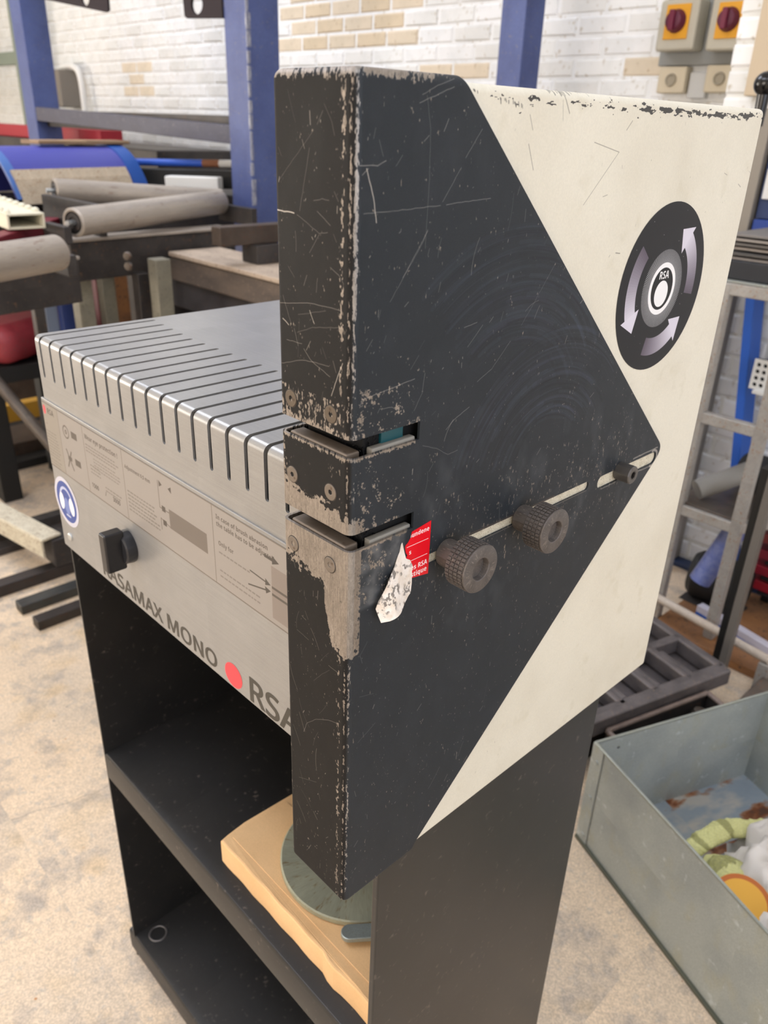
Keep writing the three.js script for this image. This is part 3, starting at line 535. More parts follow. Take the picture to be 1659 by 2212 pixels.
// round sticker with three arrows on the cream side
{
  const N = 1024, c = canvas(N, N), x = c.getContext('2d'), K = N / 2, R = K;
  x.fillStyle = '#1d1e22'; x.fillRect(0, 0, N, N);
  x.translate(K, K);
  // radial rays ring
  x.fillStyle = '#8d8d8f'; x.beginPath(); x.arc(0, 0, 0.465 * R, 0, 7); x.fill();
  x.fillStyle = '#1c1d21'; for (let i = 0; i < 150; i++) { const t = i * 2 * Math.PI / 150; x.beginPath(); x.moveTo(0.26 * R * Math.cos(t), 0.26 * R * Math.sin(t)); x.arc(0, 0, 0.47 * R, t, t + Math.PI / 150); x.closePath(); x.fill(); }
  x.fillStyle = '#f0efef'; x.beginPath(); x.arc(0, 0, 0.312 * R, 0, 7); x.fill();
  x.fillStyle = '#17181b'; x.beginPath(); x.arc(0, 0, 0.252 * R, 0, 7); x.fill();
  x.fillStyle = '#eeeeee'; x.beginPath(); x.ellipse(0, 0.06 * R, 0.158 * R, 0.158 * R, 0, 0, 7); x.fill();
  x.fillStyle = '#e8e8e8'; x.font = 'bold ' + Math.round(0.13 * R) + 'px sans-serif'; x.textAlign = 'center'; x.fillText('RSA', 0, -0.118 * R);
  // three counter-clockwise arrows with printed fade of ink along each
  const arrow = (t0, t1, r0, r1) => { // angles counter-clockwise from +x (screen up is +)
    const n = 26, rm = (r0 + r1) / 2;
    for (let i = 0; i < n; i++) { const s = i / n, a = -(t0 + (t1 - t0) * s), b = -(t0 + (t1 - t0) * (i + 1.15) / n); x.fillStyle = `rgb(${Math.round(92 + 118 * s)},${Math.round(84 + 122 * s)},${Math.round(96 + 122 * s)})`; x.beginPath(); x.arc(0, 0, r1 * R, a, b, true); x.arc(0, 0, r0 * R, b, a, false); x.closePath(); x.fill(); }
    x.fillStyle = '#d4d0dc'; const e = 0.24, p = (t, r) => [r * R * Math.cos(-t), r * R * Math.sin(-t)];
    x.beginPath(); x.moveTo(...p(t1, r0 - 0.085)); x.lineTo(...p(t1, r1 + 0.085)); x.lineTo(...p(t1 + e + 0.09, rm + 0.02)); x.closePath(); x.fill();
  };
  arrow(-0.18, 0.86, 0.6, 0.82); arrow(2.42, 3.52, 0.6, 0.82); arrow(4.42, 5.36, 0.6, 0.82);
  for (let i = 0; i < 16; i++) { x.fillStyle = '#d8d4cf'; x.globalAlpha = 0.7; x.beginPath(); x.arc(rr(-0.8, 0.8) * R, rr(-0.9, 0.9) * R, rr(1, 3), 0, 7); x.fill(); }
  const g = new THREE.CircleGeometry(0.0787, 72); g.rotateY(Math.PI / 2); g.translate(-0.0019, 1.402, -0.3993);
  part('rotation_sticker', g, new THREE.MeshPhysicalMaterial({ map: tex(c), roughness: 0.5, specularIntensity: 0.5 }), machine, 'round black sticker with three grey rotation arrows');
}
// red label, torn, with its peeled flap
{
  const S = 16000, u0 = 0.05, v0 = 1.2, w = 0.04, h = 0.06, c = canvas(640, 960), x = c.getContext('2d'), X = (u) => (u - u0) * S, Y = (v) => 960 - (v - v0) * S;
  x.fillStyle = '#e3061c'; x.fillRect(0, 0, 640, 960); x.fillStyle = '#f6e6e4'; x.textAlign = 'right';
  const t = (s, u, v, px) => { x.font = 'bold ' + px + 'px sans-serif'; x.fillText(s, X(u), Y(v)); };
  t('ebundene', 0.0851, 1.2462, 88); x.fillRect(X(0.06), Y(1.2392), X(0.0846) - X(0.06), 8); t('s', 0.0655, 1.2315, 88); x.fillRect(X(0.062), Y(1.2254), X(0.0843) - X(0.062), 8);
  t('brosses RSA', 0.0848, 1.2158, 98); t('plastique', 0.0848, 1.2094, 98);
  const s = new THREE.Shape(); const pts = [[0.0866, 1.2543], [0.0868, 1.2055], [0.0648, 1.209], [0.0646, 1.2145], [0.0652, 1.2165], [0.0662, 1.2215], [0.0636, 1.227], [0.0598, 1.2292], [0.0612, 1.2318], [0.0594, 1.2345], [0.0582, 1.2395], [0.0588, 1.2415], [0.0612, 1.2428], [0.064, 1.2462], [0.0652, 1.2512]];
  pts.forEach(([u, v], i) => (i ? s.lineTo(u, v) : s.moveTo(u, v)));
  const g = new THREE.ExtrudeGeometry(s, { depth: 0.00025, bevelEnabled: false }); g.rotateY(Math.PI / 2); g.translate(0.00005, 0, 0);
  const p = g.attributes.position, uv = new Float32Array(p.count * 2); for (let i = 0; i < p.count; i++) { uv[2 * i] = (-p.getZ(i) - u0) / w; uv[2 * i + 1] = (p.getY(i) - v0) / h; } g.setAttribute('uv', new THREE.BufferAttribute(uv, 2));
  const lab = part('red_label', g, new THREE.MeshStandardMaterial({ map: tex(c), roughness: 0.4 }), machine, 'torn red label with white lettering');
  // flap: outline in (u,v), curling away from the plate towards its lower end
  const fs = new THREE.Shape(), fp = [[0.0272, 1.1872], [0.033, 1.1878], [0.046, 1.1908], [0.0575, 1.1945], [0.0628, 1.1985], [0.0645, 1.2065], [0.0652, 1.2165], [0.0662, 1.2215], [0.0636, 1.227], [0.0592, 1.2298], [0.0545, 1.2455], [0.0532, 1.2442], [0.052, 1.238], [0.046, 1.228], [0.0405, 1.222], [0.0345, 1.2145], [0.027, 1.2055], [0.0242, 1.1995]];
  fp.forEach(([u, v], i) => (i ? fs.lineTo(u, v) : fs.moveTo(u, v)));
  const fc = pixels(384, 512, (a, b, o) => {
    const n = fbm(a * 9, b * 12, 4), m = fbm(a * 15 + 4, b * 17, 4); mix3([236, 228, 218], [216, 200, 180], clamp((n - 0.4) * 2), o);
    const z = clamp((m - 0.55) * 12) * 0.8 * smooth(0.8, 0.6, b) * smooth(0.0, 0.12, b) * clamp((fbm(a * 5 + 8, b * 5, 2) - 0.36) * 6); mix3(o.slice(), [104, 98, 92], z, o);
  });
  let fg = new THREE.ShapeGeometry(fs, 6); fg = fg.toNonIndexed();
  // refine so the curl is smooth
  const tri = []; const P0 = fg.attributes.position; for (let i = 0; i < P0.count; i++) tri.push([P0.getX(i), P0.getY(i)]);
  let T3 = []; for (let i = 0; i < tri.length; i += 3) T3.push([tri[i], tri[i + 1], tri[i + 2]]);
  const mid = (p2, q) => [(p2[0] + q[0]) / 2, (p2[1] + q[1]) / 2];
  for (let k = 0; k < 4; k++) T3 = T3.flatMap(([A, B, C2]) => { const ab = mid(A, B), bc = mid(B, C2), ca2 = mid(C2, A); return [[A, ab, ca2], [ab, B, bc], [ca2, bc, C2], [ab, bc, ca2]]; });
  const off = (u, v) => 0.0006 + 0.012 * Math.pow(clamp((1.236 - v) / 0.05), 1.3) * (0.8 + 0.35 * Math.sin((u - 0.03) * 150)) ;
  const pos = [], fuv = []; for (const t2 of T3) for (const [u, v] of t2) { pos.push(off(u, v), v, -u); fuv.push((u - 0.024) / 0.043, (v - 1.187) / 0.06); }
  const fgeo = new THREE.BufferGeometry(); fgeo.setAttribute('position', new THREE.Float32BufferAttribute(pos, 3)); fgeo.setAttribute('uv', new THREE.Float32BufferAttribute(fuv, 2)); fgeo.computeVertexNormals();
  const back = fgeo.clone(), bp = back.attributes.position; for (let i = 0; i < bp.count; i++) bp.setX(i, bp.getX(i) - 0.0003);
  part('peeled_flap', toCreasedNormals(join([fgeo, back]), 0.7), new THREE.MeshStandardMaterial({ map: tex(fc), roughness: 0.7, side: THREE.DoubleSide }), lab, 'dirty white back of the peeled label');
}
// grey slotted body
const BX0 = -0.7055, BX1 = -0.0825, BZ = -0.055, BYB = 0.952, BYT = 1.2702;
{
  let b = rbx(BX0, BX1, BYB + 0.004, BYT, -0.606, BZ, 0.0085, 4);
  b = cut(b, bx(BX0 + 0.003, BX1 - 0.003, BYB - 0.05, BYT - 0.0025, -0.603, BZ - 0.0025));
  const slots = [];
  for (let i = 0; i < 18; i++) { const x = -0.6831 + i * 0.03155; if (x > -0.13) break; const zb = -0.2245 + 0.015 * Math.min(1, i / 4); const s = new RoundedBoxGeometry(0.006, 0.1, 0.25, 3, 0.0029); s.translate(x, 1.2148 + 0.05, zb + 0.125); slots.push(s); }
  b = cut(b, brush(mergeGeometries(slots.map((s) => s.index ? s.toNonIndexed() : s))));
  const bodyMat = SM(T.bodybrush, 0.34, 0.4, 0xf2f3f4);
  part('body_casing', uvBox(b.geometry), bodyMat, machine, 'silver grey casing with a row of long vent slots');
  part('motor_block', box(BX0 + 0.03, BX1 - 0.02, BYB + 0.04, BYT - 0.03, -0.56, BZ - 0.045, 0.004), MAT.grey, machine);
  const fp = part('front_panel', box(BX0 + 0.0006, -0.0826, BYB, 1.1828, BZ - 0.001, BZ + 0.0022, 0.0009), bodyMat, machine);
  // printed strip of instructions
  const Z1 = BZ + 0.0024, lx0 = BX0 + 0.0015, lx1 = -0.085, ly0 = 1.0825, ly1 = 1.1785, S = 3200, W = Math.round((lx1 - lx0) * S), H = Math.round((ly1 - ly0) * S), c = canvas(W, H), x = c.getContext('2d');
  x.fillStyle = '#9f9890'; x.fillRect(0, 0, W, H);
  x.fillStyle = '#9a9286'; x.fillRect(0, 0, 0.049 * S, H);
  const X = (u) => (u - lx0) * S, Y = (v) => H - (v - ly0) * S;
  x.strokeStyle = '#787066'; x.lineWidth = 6; x.strokeRect(-3, 2, W + 6, H - 4); x.lineWidth = 4;
  for (const u of [-0.6545, -0.5793, -0.4727, -0.2745]) { x.beginPath(); x.moveTo(X(u), 0); x.lineTo(X(u), H); x.stroke(); }
  x.fillStyle = '#d8555f'; x.beginPath(); x.ellipse(X(-0.6975), Y(1.167), 0.0048 * S, 0.0068 * S, 0, 0, 7); x.fill();
  const txt = (s, u, v, mm, bold = true, col = '#4b453e') => { x.fillStyle = col; x.font = (bold ? 'bold ' : '') + Math.round(mm * S / 1000) + 'px sans-serif'; x.textAlign = 'left'; x.fillText(s, X(u), Y(v)); };
  const grey = (u, v, wmm, n, step = 4.4, al = 0.55) => { x.globalAlpha = al; x.fillStyle = '#635c54'; for (let i = 0; i < n; i++) { let q = u; const end = u + wmm / 1000 * rr(0.78, 1); while (q < end) { const l = rr(0.003, 0.008); x.fillRect(X(q), Y(v - i * step / 1000), l * S, 0.0019 * S); q += l + 0.0014; } } x.globalAlpha = 1; };
  txt('RSA', -0.689, 1.163, 12); grey(-0.699, 1.148, 6, 1, 5, 0.3); grey(-0.702, 1.137, 38, 9, 4.6, 0.36); grey(-0.702, 1.094, 34, 3, 4.6, 0.36);
  x.strokeStyle = '#655e56'; x.lineWidth = 0.0022 * S; x.beginPath(); x.arc(X(-0.6335), Y(1.152), 0.0085 * S, 0, 7); x.stroke(); x.beginPath(); x.arc(X(-0.6335), Y(1.152), 0.0022 * S, 0, 7); x.stroke();
  x.fillStyle = '#5c554d'; x.fillRect(X(-0.617), Y(1.158), 0.017 * S, 0.0095 * S);
  x.lineWidth = 0.003 * S; x.beginPath(); x.moveTo(X(-0.641), Y(1.126)); x.lineTo(X(-0.624), Y(1.098)); x.moveTo(X(-0.625), Y(1.126)); x.lineTo(X(-0.642), Y(1.099)); x.stroke(); x.fillRect(X(-0.638), Y(1.117), 0.012 * S, 0.006 * S);
  x.fillRect(X(-0.616), Y(1.119), 0.017 * S, 0.0095 * S);
  txt('Wear eye protection !', -0.5745, 1.161, 8.6); grey(-0.575, 1.154, 95, 3, 4.4, 0.5); grey(-0.556, 1.139, 72, 4, 4.4, 0.42); grey(-0.568, 1.127, 26, 3, 5); txt('1500', -0.571, 1.094, 9); txt('/', -0.533, 1.094, 9); txt('3000', -0.512, 1.094, 9); grey(-0.53, 1.108, 44, 2, 4.6);
  txt('Adjustment 0,5 mm', -0.4675, 1.155, 6.6); grey(-0.4675, 1.126, 78, 6, 5);
  x.strokeStyle = '#6a625a'; x.lineWidth = 4; x.beginPath(); x.moveTo(X(-0.3875), Y(1.166)); x.lineTo(X(-0.3875), Y(1.132)); x.lineTo(X(-0.362), Y(1.132)); x.moveTo(X(-0.3875), Y(1.103)); x.lineTo(X(-0.3875), Y(1.118)); x.lineTo(X(-0.364), Y(1.113)); x.stroke();
  x.fillStyle = '#544d46'; const tri2 = (u, v, d) => { x.beginPath(); x.moveTo(X(u), Y(v)); x.lineTo(X(u - d * 0.007), Y(v + 0.004)); x.lineTo(X(u - d * 0.007), Y(v - 0.004)); x.fill(); }; tri2(-0.378, 1.163, 1); tri2(-0.365, 1.163, -1);
  x.fillRect(X(-0.383), Y(1.136), 0.008 * S, 0.007 * S); x.fillRect(X(-0.383), Y(1.118), 0.008 * S, 0.007 * S);
  x.fillStyle = '#746b62'; x.fillRect(X(-0.367), Y(1.137), 0.079 * S, 0.0245 * S);
  txt('In case of brush abrasion', -0.2675, 1.164, 7.6, true, '#544d46'); txt('the table has to be adjusted', -0.2675, 1.1555, 7.6, true, '#544d46'); txt('Only for', -0.2655, 1.1335, 7.2, true, '#5a534b'); grey(-0.2655, 1.126, 60, 1, 5, 0.5); grey(-0.2655, 1.104, 75, 2, 7, 0.5);
  const arr = (u0a, va, u1, vb, wd) => { x.strokeStyle = x.fillStyle = '#4f4a44'; x.lineWidth = wd; x.beginPath(); x.moveTo(X(u0a), Y(va)); x.lineTo(X(u1), Y(vb)); x.stroke(); const t2 = Math.atan2(Y(vb) - Y(va), X(u1) - X(u0a)), L = 18 + wd; x.beginPath(); x.moveTo(X(u1) + L * Math.cos(t2), Y(vb) + L * Math.sin(t2)); x.lineTo(X(u1) + L * 0.6 * Math.cos(t2 + 2), Y(vb) + L * 0.6 * Math.sin(t2 + 2)); x.lineTo(X(u1) + L * 0.6 * Math.cos(t2 - 2), Y(vb) + L * 0.6 * Math.sin(t2 - 2)); x.fill(); };
  arr(-0.183, 1.1565, -0.168, 1.1565, 11); arr(-0.209, 1.128, -0.181, 1.1265, 5); arr(-0.213, 1.11, -0.181, 1.1175, 5);
  x.fillStyle = '#8e837a'; x.fillRect(X(-0.172), Y(1.1495), 0.03 * S, 0.06 * S); x.fillStyle = '#5a534c'; x.fillRect(X(-0.172), Y(1.1265), 0.03 * S, 0.0028 * S); x.fillRect(X(-0.172), Y(1.1185), 0.03 * S, 0.0028 * S);
  const lg = new THREE.BoxGeometry(lx1 - lx0, ly1 - ly0, 0.0003); lg.translate((lx0 + lx1) / 2, (ly0 + ly1) / 2, Z1);
  part('instruction_strip', lg, new THREE.MeshStandardMaterial({ map: tex(c), roughness: 0.4, metalness: 0.1, color: 0xf2f4f8 }), machine, 'printed strip of operating instructions');
  // lettering along the lower edge: cut vinyl
  const W2 = 1400, H2 = 140, c2 = canvas(W2, H2), y2 = c2.getContext('2d');
  const put = (s, width, height, name, x0, yb, cap, weight) => { // lettering as a thin printed film with cut-out alpha
    const cc = canvas(1024, 160), q = cc.getContext('2d'); q.fillStyle = '#000'; q.fillRect(0, 0, 1024, 160); q.fillStyle = '#fff'; q.font = weight + '128px sans-serif'; q.textAlign = 'left'; const m = q.measureText(s).width; q.save(); q.scale(1010 / m, 1); q.fillText(s, 3, 122); q.strokeStyle = '#fff'; q.lineWidth = 5; q.strokeText(s, 3, 122); q.restore();
    const hh = cap * 160 / 92, g = new THREE.PlaneGeometry(width * 1024 / 1010, hh); g.translate(x0 + width / 2, yb + hh / 2 - hh * 38 / 160, BZ + 0.0024);
    part(name, g, new THREE.MeshStandardMaterial({ color: 0x3d3a34, roughness: 0.5, alphaMap: tex(cc, false), alphaTest: 0.5, transparent: true }), fp);
  };
  put('RASAMAX MONO', 0.2925, 0.03, 'lettering', -0.5765, 0.959, 0.0215, ''); put('RSA', 0.093, 0.03, 'lettering', -0.226, 0.956, 0.0315, '');
  const dot = new THREE.CircleGeometry(0.0163, 40); dot.scale(1.05, 0.98, 1); dot.translate(-0.2528, 0.9702, BZ + 0.00245); part('red_dot', dot, M(0xf0414b, 0.45), fp);
  // round blue safety sticker
  const cb = canvas(256, 256), z = cb.getContext('2d'); z.fillStyle = '#c9c9d6'; z.fillRect(0, 0, 256, 256); z.fillStyle = '#2f4a96'; z.beginPath(); z.arc(128, 128, 106, 0, 7); z.fill();
  z.strokeStyle = '#b9c0de'; z.lineWidth = 14; z.beginPath(); z.arc(128, 118, 62, Math.PI * 1.04, Math.PI * 1.96); z.stroke();
  z.fillStyle = '#f4f4f6'; z.beginPath(); z.ellipse(74, 138, 26, 46, 0.1, 0, 7); z.fill(); z.beginPath(); z.ellipse(182, 138, 26, 46, -0.1, 0, 7); z.fill(); z.fillStyle = '#6d80bb'; z.beginPath(); z.ellipse(128, 150, 30, 44, 0, 0, 7); z.fill(); z.fillStyle = '#b9c0de'; z.fillRect(104, 196, 50, 10);
  const sg = new THREE.CircleGeometry(0.0383, 48); sg.translate(-0.6708, 1.0343, BZ + 0.0025); part('safety_sticker', sg, new THREE.MeshStandardMaterial({ map: tex(cb), roughness: 0.4 }), machine, 'round blue ear protection sticker');
  part('panel_screw', lathe([[0.0001, 0], [0.0062, 0], [0.006, 0.0018], [0.0042, 0.0034], [0.0001, 0.0041]], V(-0.6771, 0.9756, BZ + 0.002), V(0, 0, 1), 24), MAT.zinc, machine);
  // cam switch
  const sw = part('rotary_switch', lathe([[0.0001, 0], [0.0215, 0], [0.0222, 0.002], [0.0212, 0.0125], [0.0195, 0.0145], [0.0001, 0.0148]], V(-0.4805, 1.043, BZ + 0.0022), V(0, 0, 1), 40), M(0x26272b, 0.35), machine);
  part('switch_handle', box(-0.4885, -0.4715, 1.0165, 1.0705, BZ + 0.012, BZ + 0.0385, 0.0028), M(0x1d1d1f, 0.3), sw);
}

// ------------------------------------------------------------------ black stand under the machine
const stand = thing('machine_stand', 'black painted steel stand with two shelves carrying the grinding machine', 'stand');
{
  const m = SM(patchy([44, 43, 42], [34, 34, 34], [92, 84, 78], 0.5, 0.5, 0.02), 0.36, 0.1);
  const L = -0.699, Rx = -0.0135, zf = -0.0575, zb = -0.462;
  part('side_panel', box(L, L + 0.004, 0.0, 0.9515, zb, zf, 0.001), m, stand);
  part('side_panel', box(Rx - 0.0085, Rx, 0.0, 0.8765, zb + 0.004, zf, 0.002), m, stand);
  part('back_panel', box(L, Rx - 0.006, 0.02, 0.876, zb, zb + 0.003, 0.001), m, stand);
  part('top_plate', box(L + 0.004, -0.0835, 0.946, 0.9515, zb, zf - 0.004, 0.001), m, stand);
  part('back_panel', box(L, -0.0835, 0.876, 0.946, zb, zb + 0.003, 0.001), m, stand);
  const shelf = (y, x0, x1, lip) => {
    const s = new THREE.Shape(); const r = 0.007; // side profile: sheet folded down at the front with a soft bend (depth, height)
    s.moveTo(-zb - 0.004, y - 0.003); s.lineTo(-zb - 0.004, y); s.lineTo(-zf + r, y); s.quadraticCurveTo(-zf, y, -zf, y - r); s.lineTo(-zf, y - lip); s.lineTo(-zf + 0.003, y - lip); s.lineTo(-zf + 0.003, y - r); s.lineTo(-zf + r, y - 0.003); s.closePath();
    const g = new THREE.ExtrudeGeometry(s, { depth: x1 - x0, bevelEnabled: false, curveSegments: 8 }); g.rotateY(Math.PI / 2); g.translate(x0, 0, 0); return uvBox(g);
  };
  part('shelf', toCreasedNormals(shelf(0.5405, L + 0.004, Rx - 0.009, 0.055), 0.5), m, stand);
  const ls = part('shelf', toCreasedNormals(shelf(0.0605, L - 0.018, Rx - 0.009, 0.052), 0.5), m, stand);
  const h = new THREE.TorusGeometry(0.0165, 0.0022, 8, 28); h.rotateX(Math.PI / 2); h.translate(-0.668, 0.0605, -0.095); part('bolt_hole_rim', h.toNonIndexed(), M(0x6a6664, 0.4, 0.4), ls);
  const hd = new THREE.CylinderGeometry(0.0145, 0.0145, 0.0006, 24); hd.translate(-0.668, 0.0606, -0.095); part('bolt_hole', hd, m, ls);
  place(stand, (L + Rx) / 2, 0, (zf + zb) / 2);
}
place(machine, -0.35, YB, -0.3);

// things lying on the upper shelf
{
  const Y = 0.541, s = new THREE.Shape();
  const o = thing('cardboard_pack', 'flat brown cardboard pack on the upper shelf of the stand', 'box');
  const n = 26, pts = []; for (let i = 0; i <= n; i++) { const x = -0.366 + (0.334) * i / n; pts.push([x, 0.087 - 0.0006 * Math.sin(i * 1.3) + (i === 19 || i === 20 ? -0.003 : 0) - (i > 20 ? 0.001 : 0)]); }
  s.moveTo(-0.366, 0.30); s.lineTo(-0.372, 0.13); s.lineTo(-0.368, 0.098); pts.forEach(([x, z]) => s.lineTo(x, z)); s.lineTo(-0.032, 0.30); s.closePath();
  const g = new THREE.ExtrudeGeometry(s, { depth: 0.039, bevelEnabled: true, bevelThickness: 0.003, bevelSize: 0.003, bevelSegments: 2 }); g.rotateX(-Math.PI / 2); g.translate(0, Y + 0.003, 0);
  const p = g.attributes.position; for (let i = 0; i < p.count; i++) { const x = p.getX(i), y = p.getY(i), z = p.getZ(i); if (y > Y + 0.02) p.setY(i, y + 0.004 * (fbm(x * 20, z * 20, 2) - 0.5)); p.setZ(i, z); }
  g.computeVertexNormals(); part('carton', uvBox(g), MAT.card, o);
  const fl = box(-0.361, -0.04, Y + 0.0455, Y + 0.0465, -0.2, -0.1, 0.0004); part('carton_flap', fl, MAT.card, o);
  place(o, -0.2, Y, -0.19);
  const d = thing('grinding_disc', 'greenish grey steel disc lying on the brown cardboard pack', 'disc');
  part('disc_plate', lathe([[0.0001, 0], [0.108, 0], [0.1105, 0.0015], [0.1105, 0.0085], [0.1085, 0.01], [0.0001, 0.01]], V(-0.211, Y + 0.0475, -0.213), V(0, 1, 0), 64), SM(patchy([160, 160, 138], [138, 140, 122], [122, 108, 80], 0.2, 0.5, 0.05), 0.5, 0.3), d);
  place(d, -0.211, Y + 0.0475, -0.213);
  const k = new THREE.Shape(), L = 0.11, r = 0.0095; k.absarc(0, 0, r, Math.PI / 2, Math.PI * 1.5, false); k.lineTo(L, -r); k.absarc(L, 0, r, -Math.PI / 2, Math.PI / 2, false); k.closePath();
  const kg = new THREE.ExtrudeGeometry(k, { depth: 0.005, bevelEnabled: true, bevelThickness: 0.0012, bevelSize: 0.0012, bevelSegments: 2 }); kg.rotateX(-Math.PI / 2); kg.rotateY(0.9); kg.translate(-0.122, Y + 0.0592, -0.118);
  solo('flat_spanner', 'short flat zinc bar with rounded end on the steel disc', 'tool', uvBox(kg), SM(patchy([150, 158, 154], [134, 142, 138], [120, 116, 100], 0.1, 0.4, 0.03), 0.35, 0.5));
}
/*BG-START*/
// ------------------------------------------------------------------ blue steel frame against the wall
{
  const o = thing('blue_gantry', 'tall blue painted steel frame with square posts and dark gusset plates by the wall', 'gantry');
  const wear = SM(patchy([168, 170, 176], [120, 122, 140], [70, 78, 120], 0.12, 0.8, 0.1, 6, 6, 256), 0.5, 0.2);
  const post = (cx, cz, w, y1) => {
    const p = part('post', box(cx - w, cx, 0, y1, cz - w, cz, 0.004), MAT.blue, o);
    return p;
  };
  post(-4.973, -1.822, 0.155, 3.3); const p2 = post(-2.681, -1.795, 0.16, 3.3); post(-1.644, -2.25, 0.11, 3.3);
  const e = []; for (let i = 0; i < 26; i++) { const y = 0.9 + i * 0.06; e.push(box(-2.681 - rr(0.004, 0.011), -2.6795, y, y + rr(0.045, 0.062), -1.795 - rr(0.008, 0.02), -1.7932, 0.0015)); }
  part('worn_edge', join(e), wear, p2, 'paint worn off the corner of the post');
  part('rail', bar([-4.97, 1.528, -1.85], [-2.842, 1.474, -1.85], 0.05, 0.075, 0.003), MAT.greyblue, o);
  part('rail', box(-4.97, -2.842, 1.46, 1.55, -1.95, -1.885, 0.003), MAT.oldsteel, o, 'darker rear rail');
  part('rail', box(-4.97, -2.5, 2.35, 2.45, -1.93, -1.81, 0.004), MAT.blue, o);
  part('rail', box(-2.84, -1.644, 2.35, 2.45, -2.3, -2.25, 0.004), MAT.blue, o);
  const plate = (pts, hole) => { const s = new THREE.Shape(); pts.forEach(([x, y], i) => (i ? s.lineTo(x, y) : s.moveTo(x, y))); const h = new THREE.Path(); h.absellipse(hole[0], hole[1], 0.045, 0.036, 0, Math.PI * 2, false, 0); s.holes.push(h); const g = new THREE.ExtrudeGeometry(s, { depth: 0.012, bevelEnabled: false, curveSegments: 30 }); g.translate(0, 0, -1.8); part('gusset_plate', uvBox(g), M(0x22161a, 0.85), o); };
  plate([[-4.83, 2.36], [-4.83, 2.105], [-4.56, 2.085], [-3.86, 1.985], [-3.83, 1.99], [-3.80, 2.36]], [-4.06, 2.06]);
  plate([[-3.16, 2.36], [-3.133, 1.93], [-3.115, 1.92], [-2.84, 1.906], [-2.84, 2.36]], [-3.03, 1.966]);
  part('bracket', box(-1.66, -1.60, 1.955, 2.03, -2.262, -2.24, 0.006), MAT.red, o, 'red bracket');
  place(o, -3.3, 0, -2.0);
  const g = thing('wall_gantry', 'slim grey green steel frame at the far left end of the brick wall', 'gantry');
  const gm = M(0x7f8a7d, 0.55);
  part('post', box(-6.96, -6.86, 0, 3.2, -2.62, -2.52, 0.004), gm, g); part('rail', box(-9.2, -6.9, 1.88, 1.97, -2.6, -2.54, 0.003), gm, g); part('post', box(-9.2, -9.1, 0, 3.2, -2.62, -2.52, 0.004), gm, g);
  place(g, -7.9, 0, -2.57);
  // switch box with bent conduit on the wall
  const b = thing('switch_box', 'grey electrical box with a bent white conduit on the brick wall behind the left post', 'box');
  part('box_body', box(-6.62, -6.40, 1.58, 1.84, -2.79, -2.62, 0.01), M(0x7d766c, 0.6), b);
  const curve = new THREE.CatmullRomCurve3([V(-6.55, 1.86, -2.72), V(-6.35, 1.86, -2.72), V(-6.27, 1.83, -2.72), V(-6.24, 1.76, -2.72), V(-6.24, 1.2, -2.72)]);
  part('conduit', new THREE.TubeGeometry(curve, 30, 0.022, 10).toNonIndexed(), MAT.white, b);
  place(b, -6.5, 1.58, -2.7);
}
// red and dark boxes under the frame
solo('red_beam', 'long red steel beam lying behind the left blue post', 'beam', box(-6.8, -4.72, 1.371, 1.45, -2.25, -2.1, 0.006), MAT.red);
{ const o = thing('storage_cabinet', 'dark low steel cabinet standing along the brick wall below the red beam', 'cabinet'); part('cabinet_body', box(-6.75, -3.95, 0, 1.37, -2.58, -2.05, 0.01), MAT.oldsteel, o); part('door', box(-4.9, -4.0, 0.1, 1.2, -2.05, -2.04, 0.004), MAT.oldsteel, o); place(o, -5.6, 0, -2.37); }
